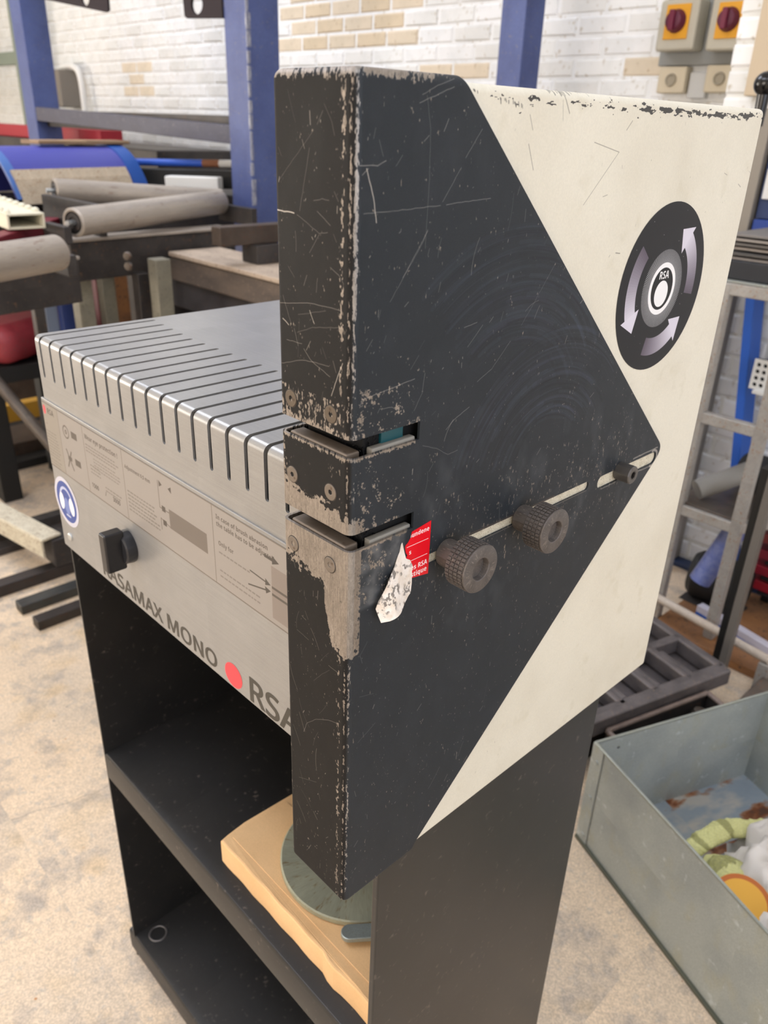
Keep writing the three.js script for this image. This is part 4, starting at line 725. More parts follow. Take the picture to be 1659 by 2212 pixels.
// ------------------------------------------------------------------ roller bench on the left
{
  function roller(label, A, B, r) {
    A = VA(A); B = VA(B); const d = B.clone().sub(A), L = d.length(); const o = thing('conveyor_roller', label, 'roller', undefined);
    part('tube', lathe([[r - 0.012, 0.002], [r - 0.006, 0], [r, 0.006], [r, L - 0.006], [r - 0.006, L], [r - 0.012, L - 0.002]], A, d, 40), MAT.roller, o);
    for (const [P, s] of [[A, -1], [B, 1]]) { const dd = d.clone().normalize().multiplyScalar(s), Q = P.clone().addScaledVector(dd, -0.008); part('end_cap', lathe([[0.0001, 0.001], [r * 0.35, 0.001], [r * 0.4, 0.006], [r * 0.62, 0.006], [r * 0.66, 0], [r - 0.01, 0], [r - 0.008, 0.003]], Q, dd, 30), MAT.oldsteel, o); part('axle', rod(Q, Q.clone().addScaledVector(dd, 0.035), 0.009, 12), MAT.zinc, o); }
    const c = A.clone().add(B).multiplyScalar(0.5); place(o, c.x, c.y - r, c.z);
  }
  roller('front steel conveyor roller of the crossed pair on the bench', [-2.462, 1.196, -0.885], [-2.815, 1.207, -1.711], 0.049);
  roller('rear steel conveyor roller crossing behind the front roller', [-3.046, 1.252, -1.073], [-2.976, 1.199, -1.822], 0.0475);
  roller('steel conveyor roller nearest the left edge, lower than the crossed pair', [-1.60, 1.175, 0.23], [-1.945, 1.181, -0.61], 0.049);
  const o = thing('roller_bench', 'dark steel channel bench carrying the conveyor rollers on grey posts', 'bench');
  const CH = [[-2.585, 1.0495, -0.9], [-2.645, 1.0495, -1.62], [-2.17, 1.0345, 0.0], [-2.312, 1.0345, -0.80]], UP = (p) => [p[0], p[1] + 0.0755, p[2]];
  part('channel', bar(CH[0], CH[1], 0.07, 0.14, 0.004), MAT.oldsteel, o);
  part('top_flange', bar(UP(CH[0]), UP(CH[1]), 0.1, 0.011, 0.003), MAT.roller, o);
  part('channel', bar(CH[2], CH[3], 0.07, 0.14, 0.004), MAT.oldsteel, o);
  part('top_flange', bar(UP(CH[2]), UP(CH[3]), 0.1, 0.011, 0.003), MAT.roller, o);
  for (const [x0, x1, y1, z] of [[-2.62, -2.44, 1.186, -0.855], [-2.86, -2.6, 1.197, -1.742], [-3.06, -2.56, 1.24, -1.04]]) part('roller_cradle', box(x0, x1, 1.128, y1, z - 0.014, z + 0.014, 0.003), MAT.oldsteel, o);
  part('roller_cradle', box(-2.3, -1.93, 1.112, 1.172, -0.655, -0.625, 0.003), MAT.oldsteel, o); part('roller_cradle', box(-2.2, -1.57, 1.05, 1.165, 0.245, 0.275, 0.003), MAT.oldsteel, o); part('cross_bar', box(-2.2, -1.57, 0.97, 1.05, 0.2, 0.275, 0.003), MAT.oldsteel, o);
  const gl = SM(patchy([136, 132, 116], [112, 108, 96], [90, 84, 72], 0.3, 0.5, 0.05, 5, 5, 256), 0.55, 0.2);
  const leg = (x, z, w, h, mm) => part('leg', box(x - w / 2, x + w / 2, 0, h, z - w / 2, z + w / 2, 0.004), mm, o);
  leg(-2.36, -1.145, 0.062, 1.07, gl); leg(-2.505, -1.14, 0.05, 1.0, MAT.oldsteel); leg(-2.66, -0.97, 0.062, 1.0, gl); leg(-2.79, -1.13, 0.055, 0.98, gl); leg(-1.75, 0.02, 0.062, 1.02, gl);
  for (const y of [1.09, 1.055]) part('bolt_head', lathe([[0.0001, 0.014], [0.013, 0.013], [0.015, 0.009], [0.015, 0], [0.0001, 0]], V(-2.345, y, -1.02), V(0.4, 0, 0.92), 12), MAT.steel, o);
  place(o, -2.2, 0, -0.7);
}
// curved blue guard with its board
{
  const o = thing('curved_guard', 'bent blue steel guard with pale lower strip standing behind the rollers', 'guard');
  // section: [across, height] from the hidden back foot over the top to the front foot
  const sec = new THREE.SplineCurve([[-0.30, 0.0], [-0.27, 0.09], [-0.2, 0.165], [-0.11, 0.195], [-0.03, 0.185], [0.035, 0.14], [0.085, 0.07], [0.12, 0.0]].map(([a, h]) => new THREE.Vector2(a, h))).getPoints(30).map((q) => [q.x, q.y]);
  const A = V(-3.545, 1.205, -1.68), B = V(-3.36, 1.205, -0.97), d = B.clone().sub(A).normalize(), side = V(-d.z, 0, d.x).multiplyScalar(-1);
  const sheet = (sx, base, th, e0, e1) => { const s = new THREE.Shape(); sx.forEach(([a, h], i) => (i ? s.lineTo(a, h) : s.moveTo(a, h))); for (let i = sx.length - 1; i >= 0; i--) { const n = sx[Math.min(i + 1, sx.length - 1)], q = sx[Math.max(i - 1, 0)], l = Math.hypot(n[0] - q[0], n[1] - q[1]); s.lineTo(sx[i][0] - (n[1] - q[1]) / l * th * -1, sx[i][1] + (n[0] - q[0]) / l * th * -1); } s.closePath();
    const g = new THREE.ExtrudeGeometry(s, { depth: B.distanceTo(A) - e0 - e1, bevelEnabled: false }); g.translate(0, 0, e0); g.applyMatrix4(new THREE.Matrix4().makeBasis(side, V(0, 1, 0), d).setPosition(A)); return uvBox(g); };
  part('guard_sheet', sheet(sec, 0, 0.008, 0, 0), MAT.royal, o);
  part('end_band', sheet(sec.map(([a, h]) => [a * 1.03, h * 1.03]), 0, 0.008, 0.69, 0), M(0x4a6fb0, 0.4), o); part('end_band', sheet(sec.map(([a, h]) => [a * 1.03, h * 1.03]), 0, 0.008, 0, 0.65), MAT.deepblue, o);
  part('lower_strip', sheet([[0.074, 0.112], [0.099, 0.075], [0.138, -0.02]], 0, 0.01, 0.1, 0.02), SM(patchy([196, 180, 156], [172, 156, 134], [142, 108, 76], 0.2, 0.5, 0.08, 5, 5, 256), 0.7), o);
  part('foot', box(-3.62, -3.40, 1.15, 1.203, -1.66, -1.0, 0.004), MAT.oldsteel, o);
  place(o, -3.45, 1.15, -1.35);
  solo('timber_board', 'thin brown timber board lying on top of the curved blue guard', 'board', bar([-3.54, 1.4165, -1.2], [-3.665, 1.4165, -1.7], 0.13, 0.016, 0.003), MAT.wood);
  solo('steel_table', 'dark steel table under the curved blue guard', 'table', join([box(-3.9, -2.95, 1.09, 1.148, -1.9, -0.6, 0.006), box(-3.891, -3.853, 0, 1.09, -0.8, -0.72, 0.004), box(-3.8, -3.72, 0, 1.09, -1.8, -1.72, 0.004), box(-3.06, -2.98, 0, 1.09, -1.84, -1.76, 0.004)]), MAT.oldsteel);
}
// perforated trunking
{
  const o = thing('cable_trunking', 'cream slotted rectangular trunking with open end pointing at the viewer', 'trunking');
  const A = V(-2.585, 1.194, -0.775), B = V(-3.45, 1.222, -0.80), w = 0.128, h = 0.044, t = 0.007, d = B.clone().sub(A).normalize(), s = d.clone().cross(V(0, 1, 0)).normalize(), u = s.clone().cross(d);
  const off = (P, a, b) => P.clone().addScaledVector(s, a).addScaledVector(u, b);
  const gs = [[0, h / 2, w, t], [0, -h / 2, w, t], [w / 2 - t / 2, 0, t, h], [-w / 2 + t / 2, 0, t, h]].map(([a, b, ww, hh]) => bar(off(A, a, b), off(B, a, b), ww, hh, 0.001));
  part('duct', join(gs), MAT.cream, o);
  for (let i = 0; i < 13; i++) { const P = off(A.clone().addScaledVector(d, 0.03 + i * 0.062), -w / 2 + 0.012, h / 2 + 0.003), g = new THREE.SphereGeometry(0.017, 10, 6); g.scale(1, 0.9, 0.7); g.translate(P.x, P.y, P.z); part('comb_tooth', g.toNonIndexed(), MAT.cream, o); const P2 = off(A.clone().addScaledVector(d, 0.05 + i * 0.062), w / 2 - 0.012, h / 2 + 0.003), g2 = new THREE.SphereGeometry(0.015, 10, 6); g2.translate(P2.x, P2.y, P2.z); part('comb_tooth', g2.toNonIndexed(), MAT.cream, o); }
  part('end_stop', bar(off(B, 0, 0), off(B.clone().addScaledVector(d, 0.004), 0, 0), w, h, 0), MAT.cream, o);
  place(o, -3.0, 1.17, -0.79);
  const r = thing('support_trestle', 'dark trestle with a red cross beam holding the cream trunking', 'trestle');
  part('cross_beam', bar([-2.42, 1.14, -0.55], [-2.95, 1.14, -1.02], 0.06, 0.045, 0.004), MAT.darkred, r); for (const [x, z] of [[-2.93, -1.0]]) part('leg', box(x - 0.03, x + 0.03, 0, 1.118, z - 0.03, z + 0.03, 0.003), MAT.darkred, r);
  part('leg', box(-2.74, -2.70, 0, 1.118, -0.835, -0.795, 0.003), MAT.oldsteel, r);
  place(r, -2.7, 0, -0.8);
}
// stock lying beyond the rollers
{
  const o = thing('steel_pipe', 'long blue pipe with a rusty brown band and white end beyond the rollers', 'pipe');
  const A = V(-3.69, 1.325, -1.745), B = V(-3.06, 1.345, -2.08), D = (t) => A.clone().lerp(B, t);
  part('blue_length', rod(D(-0.3), D(0.6), 0.017, 16), M(0x2b55b5, 0.4), o); part('rusty_band', rod(D(0.6), D(0.73), 0.0172, 16), M(0x8a5a3e, 0.7), o); part('white_length', rod(D(0.73), D(1.2), 0.017, 16), MAT.white, o);
  place(o, -3.4, 1.31, -1.9);
  solo('steel_beam', 'black steel beam under the long blue pipe', 'beam', bar([-3.84, 1.255, -1.66], [-2.95, 1.275, -2.13], 0.09, 0.08, 0.004), MAT.black);
  solo('white_block', 'short white block lying in front of the black steel beam', 'block', bar([-3.31, 1.2535, -1.742], [-3.11, 1.256, -1.91], 0.08, 0.062, 0.006), MAT.white);
  solo('steel_table', 'dark steel table carrying the black beam beside the right blue post', 'table', join([box(-3.9, -2.86, 1.15, 1.2, -2.4, -1.96, 0.004), box(-3.1, -3.0, 0, 1.15, -2.3, -2.2, 0.004), box(-3.85, -3.75, 0, 1.15, -2.3, -2.2, 0.004), box(-3.1, -2.9, 1.2, 1.228, -2.2, -1.98, 0.003)]), MAT.oldsteel);
  solo('cross_rail', 'brown grey box rail running from the rollers behind the black cover', 'rail', box(-2.195, -2.135, 1.127, 1.193, -2.5, -1.27, 0.004), SM(T.steel, 0.6, 0.2, 0xb8aca4));
  solo('packing_block', 'dark packing block between the brown grey rail and the timber beam', 'block', box(-2.2, -2.1, 1.0605, 1.1265, -1.52, -1.4, 0.004), MAT.oldsteel);
  solo('lit_top_plank', 'weathered timber plank coloured light brown as the lit top of the beam', 'plank', box(-2.56, -1.0, 1.0425, 1.06, -1.535, -1.295, 0.004), SM(patchy([190, 172, 152], [158, 142, 126], [110, 94, 80], 0.4, 0.6, 0.05, 3, 9), 0.8));  // light plank stands in for the lit top of the beam
  solo('shaded_front_beam', 'timber beam coloured dark brown as a shaded front under the weathered plank', 'beam', box(-2.56, -1.0, 0.951, 1.042, -1.53, -1.30, 0.006), SM(patchy([96, 84, 74], [74, 66, 60], [120, 100, 84], 0.4, 0.6, 0.05, 3, 9), 0.8));  // dark brown puts the shade of the front into the colour
  solo('steel_beam', 'darker steel beam carrying the weathered timber beam', 'beam', box(-2.84, -1.0, 0.84, 0.95, -1.52, -1.32, 0.006), SM(T.oldsteel, 0.7, 0.1, 0xcfcfe0));
  solo('steel_trestle', 'black steel trestle under the timber and steel beams', 'trestle', join([box(-2.2, -2.1, 0, 0.839, -1.47, -1.37, 0.004), box(-1.4, -1.3, 0, 0.839, -1.47, -1.37, 0.004), box(-2.1, -1.4, 0.5, 0.6, -1.45, -1.39, 0.004)]), MAT.oldsteel);
}
// lower left: red tank, posts and long bars on the floor
{
  solo('red_tank', 'faded red tank behind the left bench legs', 'tank', (() => { const g = new RoundedBoxGeometry(0.46, 0.16, 0.4, 5, 0.07); g.rotateY(0.5); g.translate(-3.2, 0.68, -0.8); return uvBox(g); })(), SM(patchy([160, 58, 66], [138, 44, 54], [110, 80, 76], 0.4, 0.5, 0.05, 5, 5, 256), 0.5));
  solo('tank_stand', 'black steel stand under the red tank', 'stand', join([box(-3.45, -2.95, 0.53, 0.597, -1.02, -0.6, 0.004), box(-3.24, -3.17, 0, 0.53, -1.01, -0.94, 0.003), box(-3.06, -2.98, 0, 0.53, -0.72, -0.64, 0.003)]), MAT.black);
  const o = thing('steel_upright', 'pair of grey blue and deep blue uprights behind the bench legs', 'upright'); part('post', box(-2.865, -2.82, 0, 0.98, -0.93, -0.88, 0.003), M(0x7c8798, 0.5), o); part('post', box(-2.812, -2.765, 0, 0.98, -0.98, -0.925, 0.003), M(0x2c3f7c, 0.5), o); part('base_plate', box(-2.89, -2.74, -0.0005, 0.008, -1.0, -0.86, 0.001), MAT.oldsteel, o); place(o, -2.82, 0, -0.93);
  solo('steel_upright', 'narrow dark red upright between the grey bench legs', 'upright', box(-2.965, -2.905, 0, 1.0, -1.2, -1.14, 0.004), MAT.darkred);
  solo('cardboard_carton', 'brown carton stored on the floor left of the red tank', 'box', box(-4.9, -4.2, 0, 0.85, -1.95, -1.4, 0.01), MAT.ply);
  solo('brace_tube', 'pale grey tube leaning from the red tank to the floor bars', 'tube', rod([-2.93, 0.80, -0.55], [-2.52, 0.34, -0.74], 0.022, 16), SM(T.steel, 0.45, 0.3, 0xe8e8e8));
  const long = (label, x, w, y0, h, z0, z1, mat, name = 'steel_bar') => solo(name, label, 'bar', box(x - w / 2, x + w / 2, y0, y0 + h, z0, z1, Math.min(0.004, h / 4)), mat);
  const br = SM(T.steel, 0.55, 0.3, 0xbfb0a4), br2 = SM(T.steel, 0.6, 0.25, 0x9c8f86);
  long('flat brown steel plate lying furthest back among the floor stock', -4.55, 0.5, 0, 0.16, -1.32, 1.2, br2); long('long yellow painted bar lying on the floor stock', -3.93, 0.07, 0.005, 0.12, -1.32, 1.0, MAT.yellow); long('black bar in front of the long yellow bar', -3.80, 0.1, 0, 0.05, -1.32, 1.0, MAT.black); long('wide grey brown channel lying between two dark bars', -3.55, 0.26, 0, 0.09, -1.32, 0.9, br); long('thin black bar in front of the wide channel', -3.35, 0.09, 0, 0.04, -1.32, 0.8, MAT.black);
  long('slim steel bar on the floor under the white angle iron', -2.66, 0.05, 0, 0.05, -0.92, 0.6, SM(T.steel, 0.5, 0.3, 0xaeb6c2)); long('dark bar beside the slim bar under the white angle iron', -2.56, 0.07, 0, 0.03, -0.92, 0.6, MAT.oldsteel);
  long('long dark grey bar, furthest of the three on the bare floor', -2.255, 0.055, 0, 0.045, -0.72, 0.4, SM(T.steel, 0.5, 0.3, 0x8c8a90)); long('bluish grey bar, middle one of the three on the bare floor', -2.095, 0.055, 0, 0.036, -0.95, -0.36, SM(T.steel, 0.45, 0.3, 0x98a6ae)); long('short dark bar, nearest of the three on the bare floor', -1.965, 0.05, 0, 0.036, -0.95, -0.365, SM(T.steel, 0.5, 0.3, 0x85807e));
  const a = thing('angle_iron', 'white painted angle iron resting across the dark bars', 'bar'); const wm = SM(patchy([214, 206, 184], [196, 186, 164], [120, 96, 76], 0.2, 0.5, 0.08, 5, 5, 256), 0.6);
  part('flange', bar([-3.6, 0.17, -0.32], [-2.235, 0.165, -0.555], 0.075, 0.01, 0.002), wm, a); part('flange', bar([-3.6, 0.135, -0.285], [-2.235, 0.13, -0.52], 0.01, 0.07, 0.002), wm, a); place(a, -2.9, 0.1, -0.42);
  solo('support_block', 'dark steel block under the end of the white angle iron', 'block', box(-2.32, -2.225, 0.046, 0.155, -0.62, -0.55, 0.004), MAT.oldsteel);
}
// ------------------------------------------------------------------ electrical board on the right
{
  const zb = -2.7985, bd = solo('switch_board', 'grey electrical mounting board on the white brick wall', 'board', box(-1.40, -1.0, 1.768, 2.3, zb + 0.008, -2.77, 0.003), M(0x8f918f, 0.6));
  const iso = (cx, cy, label) => {
    const o = thing('isolator_switch', label, 'switch');
    part('case', box(cx - 0.075, cx + 0.075, cy - 0.085, cy + 0.075, -2.77, -2.69, 0.01), M(0xb9b4a4, 0.55), o);
    part('yellow_plate', box(cx - 0.046, cx + 0.046, cy - 0.05, cy + 0.058, -2.69, -2.685, 0.002), M(0xe0a020, 0.5), o);
    part('knob', lathe([[0.0001, 0.03], [0.024, 0.03], [0.03, 0.026], [0.034, 0.012], [0.038, 0], [0.0001, 0]], V(cx - 0.002, cy + 0.006, -2.686), V(0, 0, 1), 28), M(0x5a1030, 0.5), o);
    const grip = part('grip', box(cx - 0.011, cx + 0.009, cy - 0.026, cy + 0.038, -2.658, -2.640, 0.004), M(0x6a1434, 0.5), o);
    place(o, cx, cy - 0.085, -2.73);
  };
  iso(-1.305, 1.895, 'yellow and red rotary isolator, left one on the grey board'); iso(-1.11, 1.89, 'yellow and red rotary isolator half hidden by the white pier');
  const sock = (cx, cy, label) => { const o = thing('socket_box', label, 'socket'); part('case', box(cx - 0.055, cx + 0.055, cy - 0.044, cy + 0.044, -2.795, -2.745, 0.006), M(0xc9bda4, 0.6), o); part('outlet', lathe([[0.0001, 0.004], [0.014, 0.004], [0.016, 0.008], [0.02, 0.008], [0.022, 0], [0.0001, 0]], V(cx, cy, -2.745), V(0, 0, 1), 24), M(0x9a917e, 0.6), o); place(o, cx, cy - 0.044, -2.77); };
  sock(-1.322, 1.72, 'beige socket box under the left isolator'); sock(-1.135, 1.722, 'beige socket box beside the white pier');
  solo('trunking_cover', 'tan vertical trunking strip on the white brick pier', 'trunking', box(-0.905, -0.80, 1.655, 3.0, -2.494, -2.46, 0.004), M(0xbfae94, 0.6));
  solo('conduit_box', 'pale grey metal box between the two socket boxes on the wall', 'box', box(-1.26, -1.19, 1.66, 1.745, -2.795, -2.765, 0.004), M(0xc2c2bf, 0.6));
}
// ball handled lever behind the cream housing
{
  const o = thing('machine_lever', 'black ball handled lever on a slim steel column behind the cream housing', 'lever');
  const s = new THREE.SphereGeometry(0.026, 28, 20); s.translate(-0.512, 1.647, -1.705); part('ball_handle', s.toNonIndexed(), MAT.bakelite, o);
  part('stem', rod([-0.512, 1.648, -1.705], [-0.512, 1.56, -1.707], 0.015, 16, 0.012), MAT.bakelite, o); part('arm', rod([-0.512, 1.562, -1.707], [-0.66, 0.95, -1.80], 0.009, 14), MAT.oldsteel, o); part('column', rod([-0.66, 0.008, -1.80], [-0.66, 0.96, -1.80], 0.016, 16), MAT.oldsteel, o); part('base_plate', box(-0.72, -0.605, 0, 0.01, -1.86, -1.77, 0.002), MAT.oldsteel, o);
  place(o, -0.66, 0, -1.8);
}
// ------------------------------------------------------------------ shelving and stock on the right
{
  const o = thing('steel_rack', 'worn grey tubular steel rack standing beside the cream housing', 'rack');
  const gt = MAT.greytube, z1 = -2.0, A = [-0.615, -2.0], B = [-0.432, -2.0];
  const leg = (x, z, y1, y0 = 0) => part('leg', box(x - 0.017, x + 0.017, y0, y1, z - 0.017, z + 0.017, 0.003), gt, o);
  leg(-0.625, -2.0, 1.16); leg(-0.43, -2.0, 1.16, 0.0305); leg(-0.80, -2.36, 1.16); leg(-0.21, -1.892, 0.102);
  for (const y of [1.145, 0.757, 0.44]) { part('rail', bar([-0.64, y, -2.0], [-0.41, y, -2.0], 0.03, 0.034, 0.003), gt, o); part('rail', bar([-0.627, y, -2.0], [-0.80, y, -2.36], 0.03, 0.034, 0.003), gt, o); part('rail', bar([-0.43, y, -2.0], [-0.27, y, -2.36], 0.03, 0.034, 0.003), gt, o); }
  leg(-0.27, -2.36, 1.16, 0.0305);
  part('rail', rod([-0.66, 0.115, -1.965], [-0.2, 0.115, -1.89], 0.014, 14), SM(patchy([206, 194, 180], [180, 166, 150], [120, 92, 74], 0.2, 0.5, 0.08, 5, 5, 256), 0.5), o, 'pale lower rail');
  part('top_sheet', box(-0.66, -0.40, 1.163, 1.169, -2.4, -1.985, 0.001), SM(T.galv, 0.45, 0.3), o);
  part('shelf', box(-0.64, -0.42, 0.458, 0.464, -2.37, -2.0, 0.001), MAT.steel, o);
  place(o, -0.53, 0, -2.15);
  // dark box and stacked sheets on the rack
  solo('stock_box', 'dark box under the stacked grey sheets on the rack', 'box', box(-0.665, -0.4, 1.17, 1.222, -2.4, -2.0, 0.004), M(0x26282c, 0.6));
  for (let i = 0; i < 6; i++) solo('metal_sheet', ['lowest', 'second', 'third', 'fourth', 'fifth', 'topmost'][i] + ' grey sheet in the loose pile on the rack', 'sheet', (() => { const g = box(-0.66, -0.38, 0, 0.007, -2.4, -2.02, 0.001); g.translate(0.0, 0, 0); g.rotateZ(0); g.translate(rr(-0.012, 0.012), 1.2225 + i * 0.0125, rr(-0.015, 0.015)); return g; })(), M([0x8d8680, 0x55524f, 0xa39a92, 0x6b6763, 0x948d86, 0x7e7a77][i], 0.55, 0.2), 'loose pile of grey sheets');
  // blue storage behind
  const b = thing('blue_cabinet', 'dark blue cabinet with white strips standing in front of the white pier', 'cabinet');
  part('cabinet_body', box(-0.86, -0.28, 0.0, 0.02, -2.47, -2.41, 0.004), M(0x1f2f4e, 0.5), b);
  part('post', box(-0.83, -0.78, 0.02, 1.62, -2.47, -2.42, 0.003), M(0x8a8378, 0.5), b); part('panel', box(-0.772, -0.3, 1.3, 1.62, -2.475, -2.44, 0.003), M(0x24365f, 0.5), b); part('panel', box(-0.772, -0.3, 1.2, 1.298, -2.475, -2.43, 0.003), M(0x1f3f8c, 0.45), b);
  part('upright', bar([-0.735, 1.22, -2.44], [-0.545, 0.02, -2.40], 0.03, 0.088, 0.003, V(0, 0, 1)), M(0x1c5cc0, 0.45), b);
  part('label_strip', box(-0.762, -0.735, 1.36, 1.45, -2.4395, -2.43, 0.002), M(0xd2d2d0, 0.5), b);
  place(b, -0.6, 0, -2.44);
  // perforated plate
  const ps = new THREE.Shape(); ps.moveTo(0, 0); ps.lineTo(0.16, 0); ps.lineTo(0.16, 0.10); ps.lineTo(0, 0.10); ps.closePath(); for (let i = 0; i < 7; i++) for (let j = 0; j < 4; j++) { const h = new THREE.Path(); h.absarc(0.016 + i * 0.021, 0.016 + j * 0.022, 0.0068, 0, Math.PI * 2, true); ps.holes.push(h); }
  const pg = new THREE.ExtrudeGeometry(ps, { depth: 0.004, bevelEnabled: false, curveSegments: 6 }); pg.translate(-0.62, 0.785, -2.33);
  { const o2 = thing('perforated_plate', 'white perforated metal plate standing at the back of the grey rack', 'plate'); part('plate', uvBox(pg), MAT.white, o2); part('added_backing', box(-0.618, -0.462, 0.787, 0.883, -2.352, -2.334, 0.001), MAT.black, o2); part('foot', box(-0.6, -0.48, 0.774, 0.785, -2.345, -2.31, 0.001), MAT.white, o2); place(o2, -0.54, 0.774, -2.33); }  // black box added behind the plate so its holes read as shaded
  // junk on the lower shelf and floor
  solo('grey_pipe', 'grey pipe lying on the middle shelf of the rack', 'pipe', rod([-0.60, 0.497, -2.05], [-0.50, 0.56, -2.18], 0.033, 20), MAT.grey);
  solo('motor_housing', 'dark round motor housing behind the grey pipe', 'motor', lathe([[0.0001, 0], [0.05, 0], [0.06, 0.01], [0.06, 0.13], [0.05, 0.145], [0.0001, 0.145]], V(-0.56, 0.526, -2.29), V(1, 0, 0.1), 28), MAT.rubber);
  solo('plywood_sheet', 'orange brown plywood sheet on the floor under the grey rack', 'board', box(-0.602, 0.05, 0.0, 0.03, -2.40, -1.93, 0.003), MAT.ply);
  solo('blue_tube', 'blue and grey plastic tube leaning inside the grey rack', 'tube', join([rod([-0.455, 0.42, -2.1], [-0.52, 0.19, -1.985 - 0.06], 0.036, 20)]), SM(patchy([128, 138, 186], [96, 110, 176], [60, 84, 160], 0.2, 0.6, 0.05, 3, 3, 256), 0.45));
  solo('black_motor', 'black motor lying behind the leaning blue tube', 'motor', lathe([[0.0001, 0], [0.07, 0], [0.085, 0.02], [0.085, 0.17], [0.06, 0.2], [0.0001, 0.2]], V(-0.62, 0.117, -2.22), V(1, 0, -0.15), 28), MAT.black);
  solo('support_block', 'dark timber block under the black motor', 'block', box(-0.62, -0.42, 0.031, 0.03 + 0.0025, -2.28, -2.15, 0.001), MAT.oldsteel);
  const red = (i, y, c, l) => solo('red_bar', l, 'bar', box(-0.46, 0.1, y, y + 0.035, -2.36, -2.3, 0.004), M(c, 0.55));
  const rk = thing('bar_stand', 'black upright stand holding the red bars at the right', 'stand'); for (const x of [-0.4, 0.05]) part('post', box(x - 0.015, x + 0.015, 0.03, 0.46, -2.395, -2.365, 0.002), MAT.black, rk); for (const y of [0.1, 0.16, 0.22, 0.28, 0.34]) part('arm', box(-0.41, 0.06, y - 0.008, y - 0.001, -2.365, -2.29, 0.001), MAT.black, rk); place(rk, -0.17, 0.03, -2.36);
  ['lowest red bar on the black stand at the right', 'second red bar up on the black stand', 'third red bar up on the black stand', 'brownish red bar below the topmost white one'].forEach((l, i) => red(i, 0.1 + i * 0.06, [0x9a1626, 0x8e1a2c, 0x7c1c2c, 0x7a3030][i], l));
  solo('white_bar', 'white bar on top of the black stand with red bars', 'bar', box(-0.47, 0.1, 0.34, 0.378, -2.36, -2.3, 0.004), MAT.white);
  const sb = thing('striped_bar', 'white bar with a blue lower edge lying on the plywood sheet', 'bar'); part('white_face', bar([-0.52, 0.062, -2.1], [-0.1, 0.062, -2.0], 0.03, 0.026, 0.002), M(0xc9c6d2, 0.5), sb); part('blue_edge', bar([-0.52, 0.0395, -2.1], [-0.1, 0.0395, -2.0], 0.032, 0.018, 0.002), M(0x2356a8, 0.5), sb); place(sb, -0.3, 0.03, -2.05);
  // black upright pole
  const po = thing('steel_pole', 'tall half black half grey square pole standing behind the iron tray', 'pole'); part('black_face', box(-0.345, -0.325, 0, 0.72, -1.86, -1.825, 0.002), M(0x121212, 0.45), po); part('grey_face', box(-0.3248, -0.302, 0, 0.72, -1.86, -1.826, 0.002), M(0x6d6862, 0.5, 0.2), po); place(po, -0.323, 0, -1.843);
}
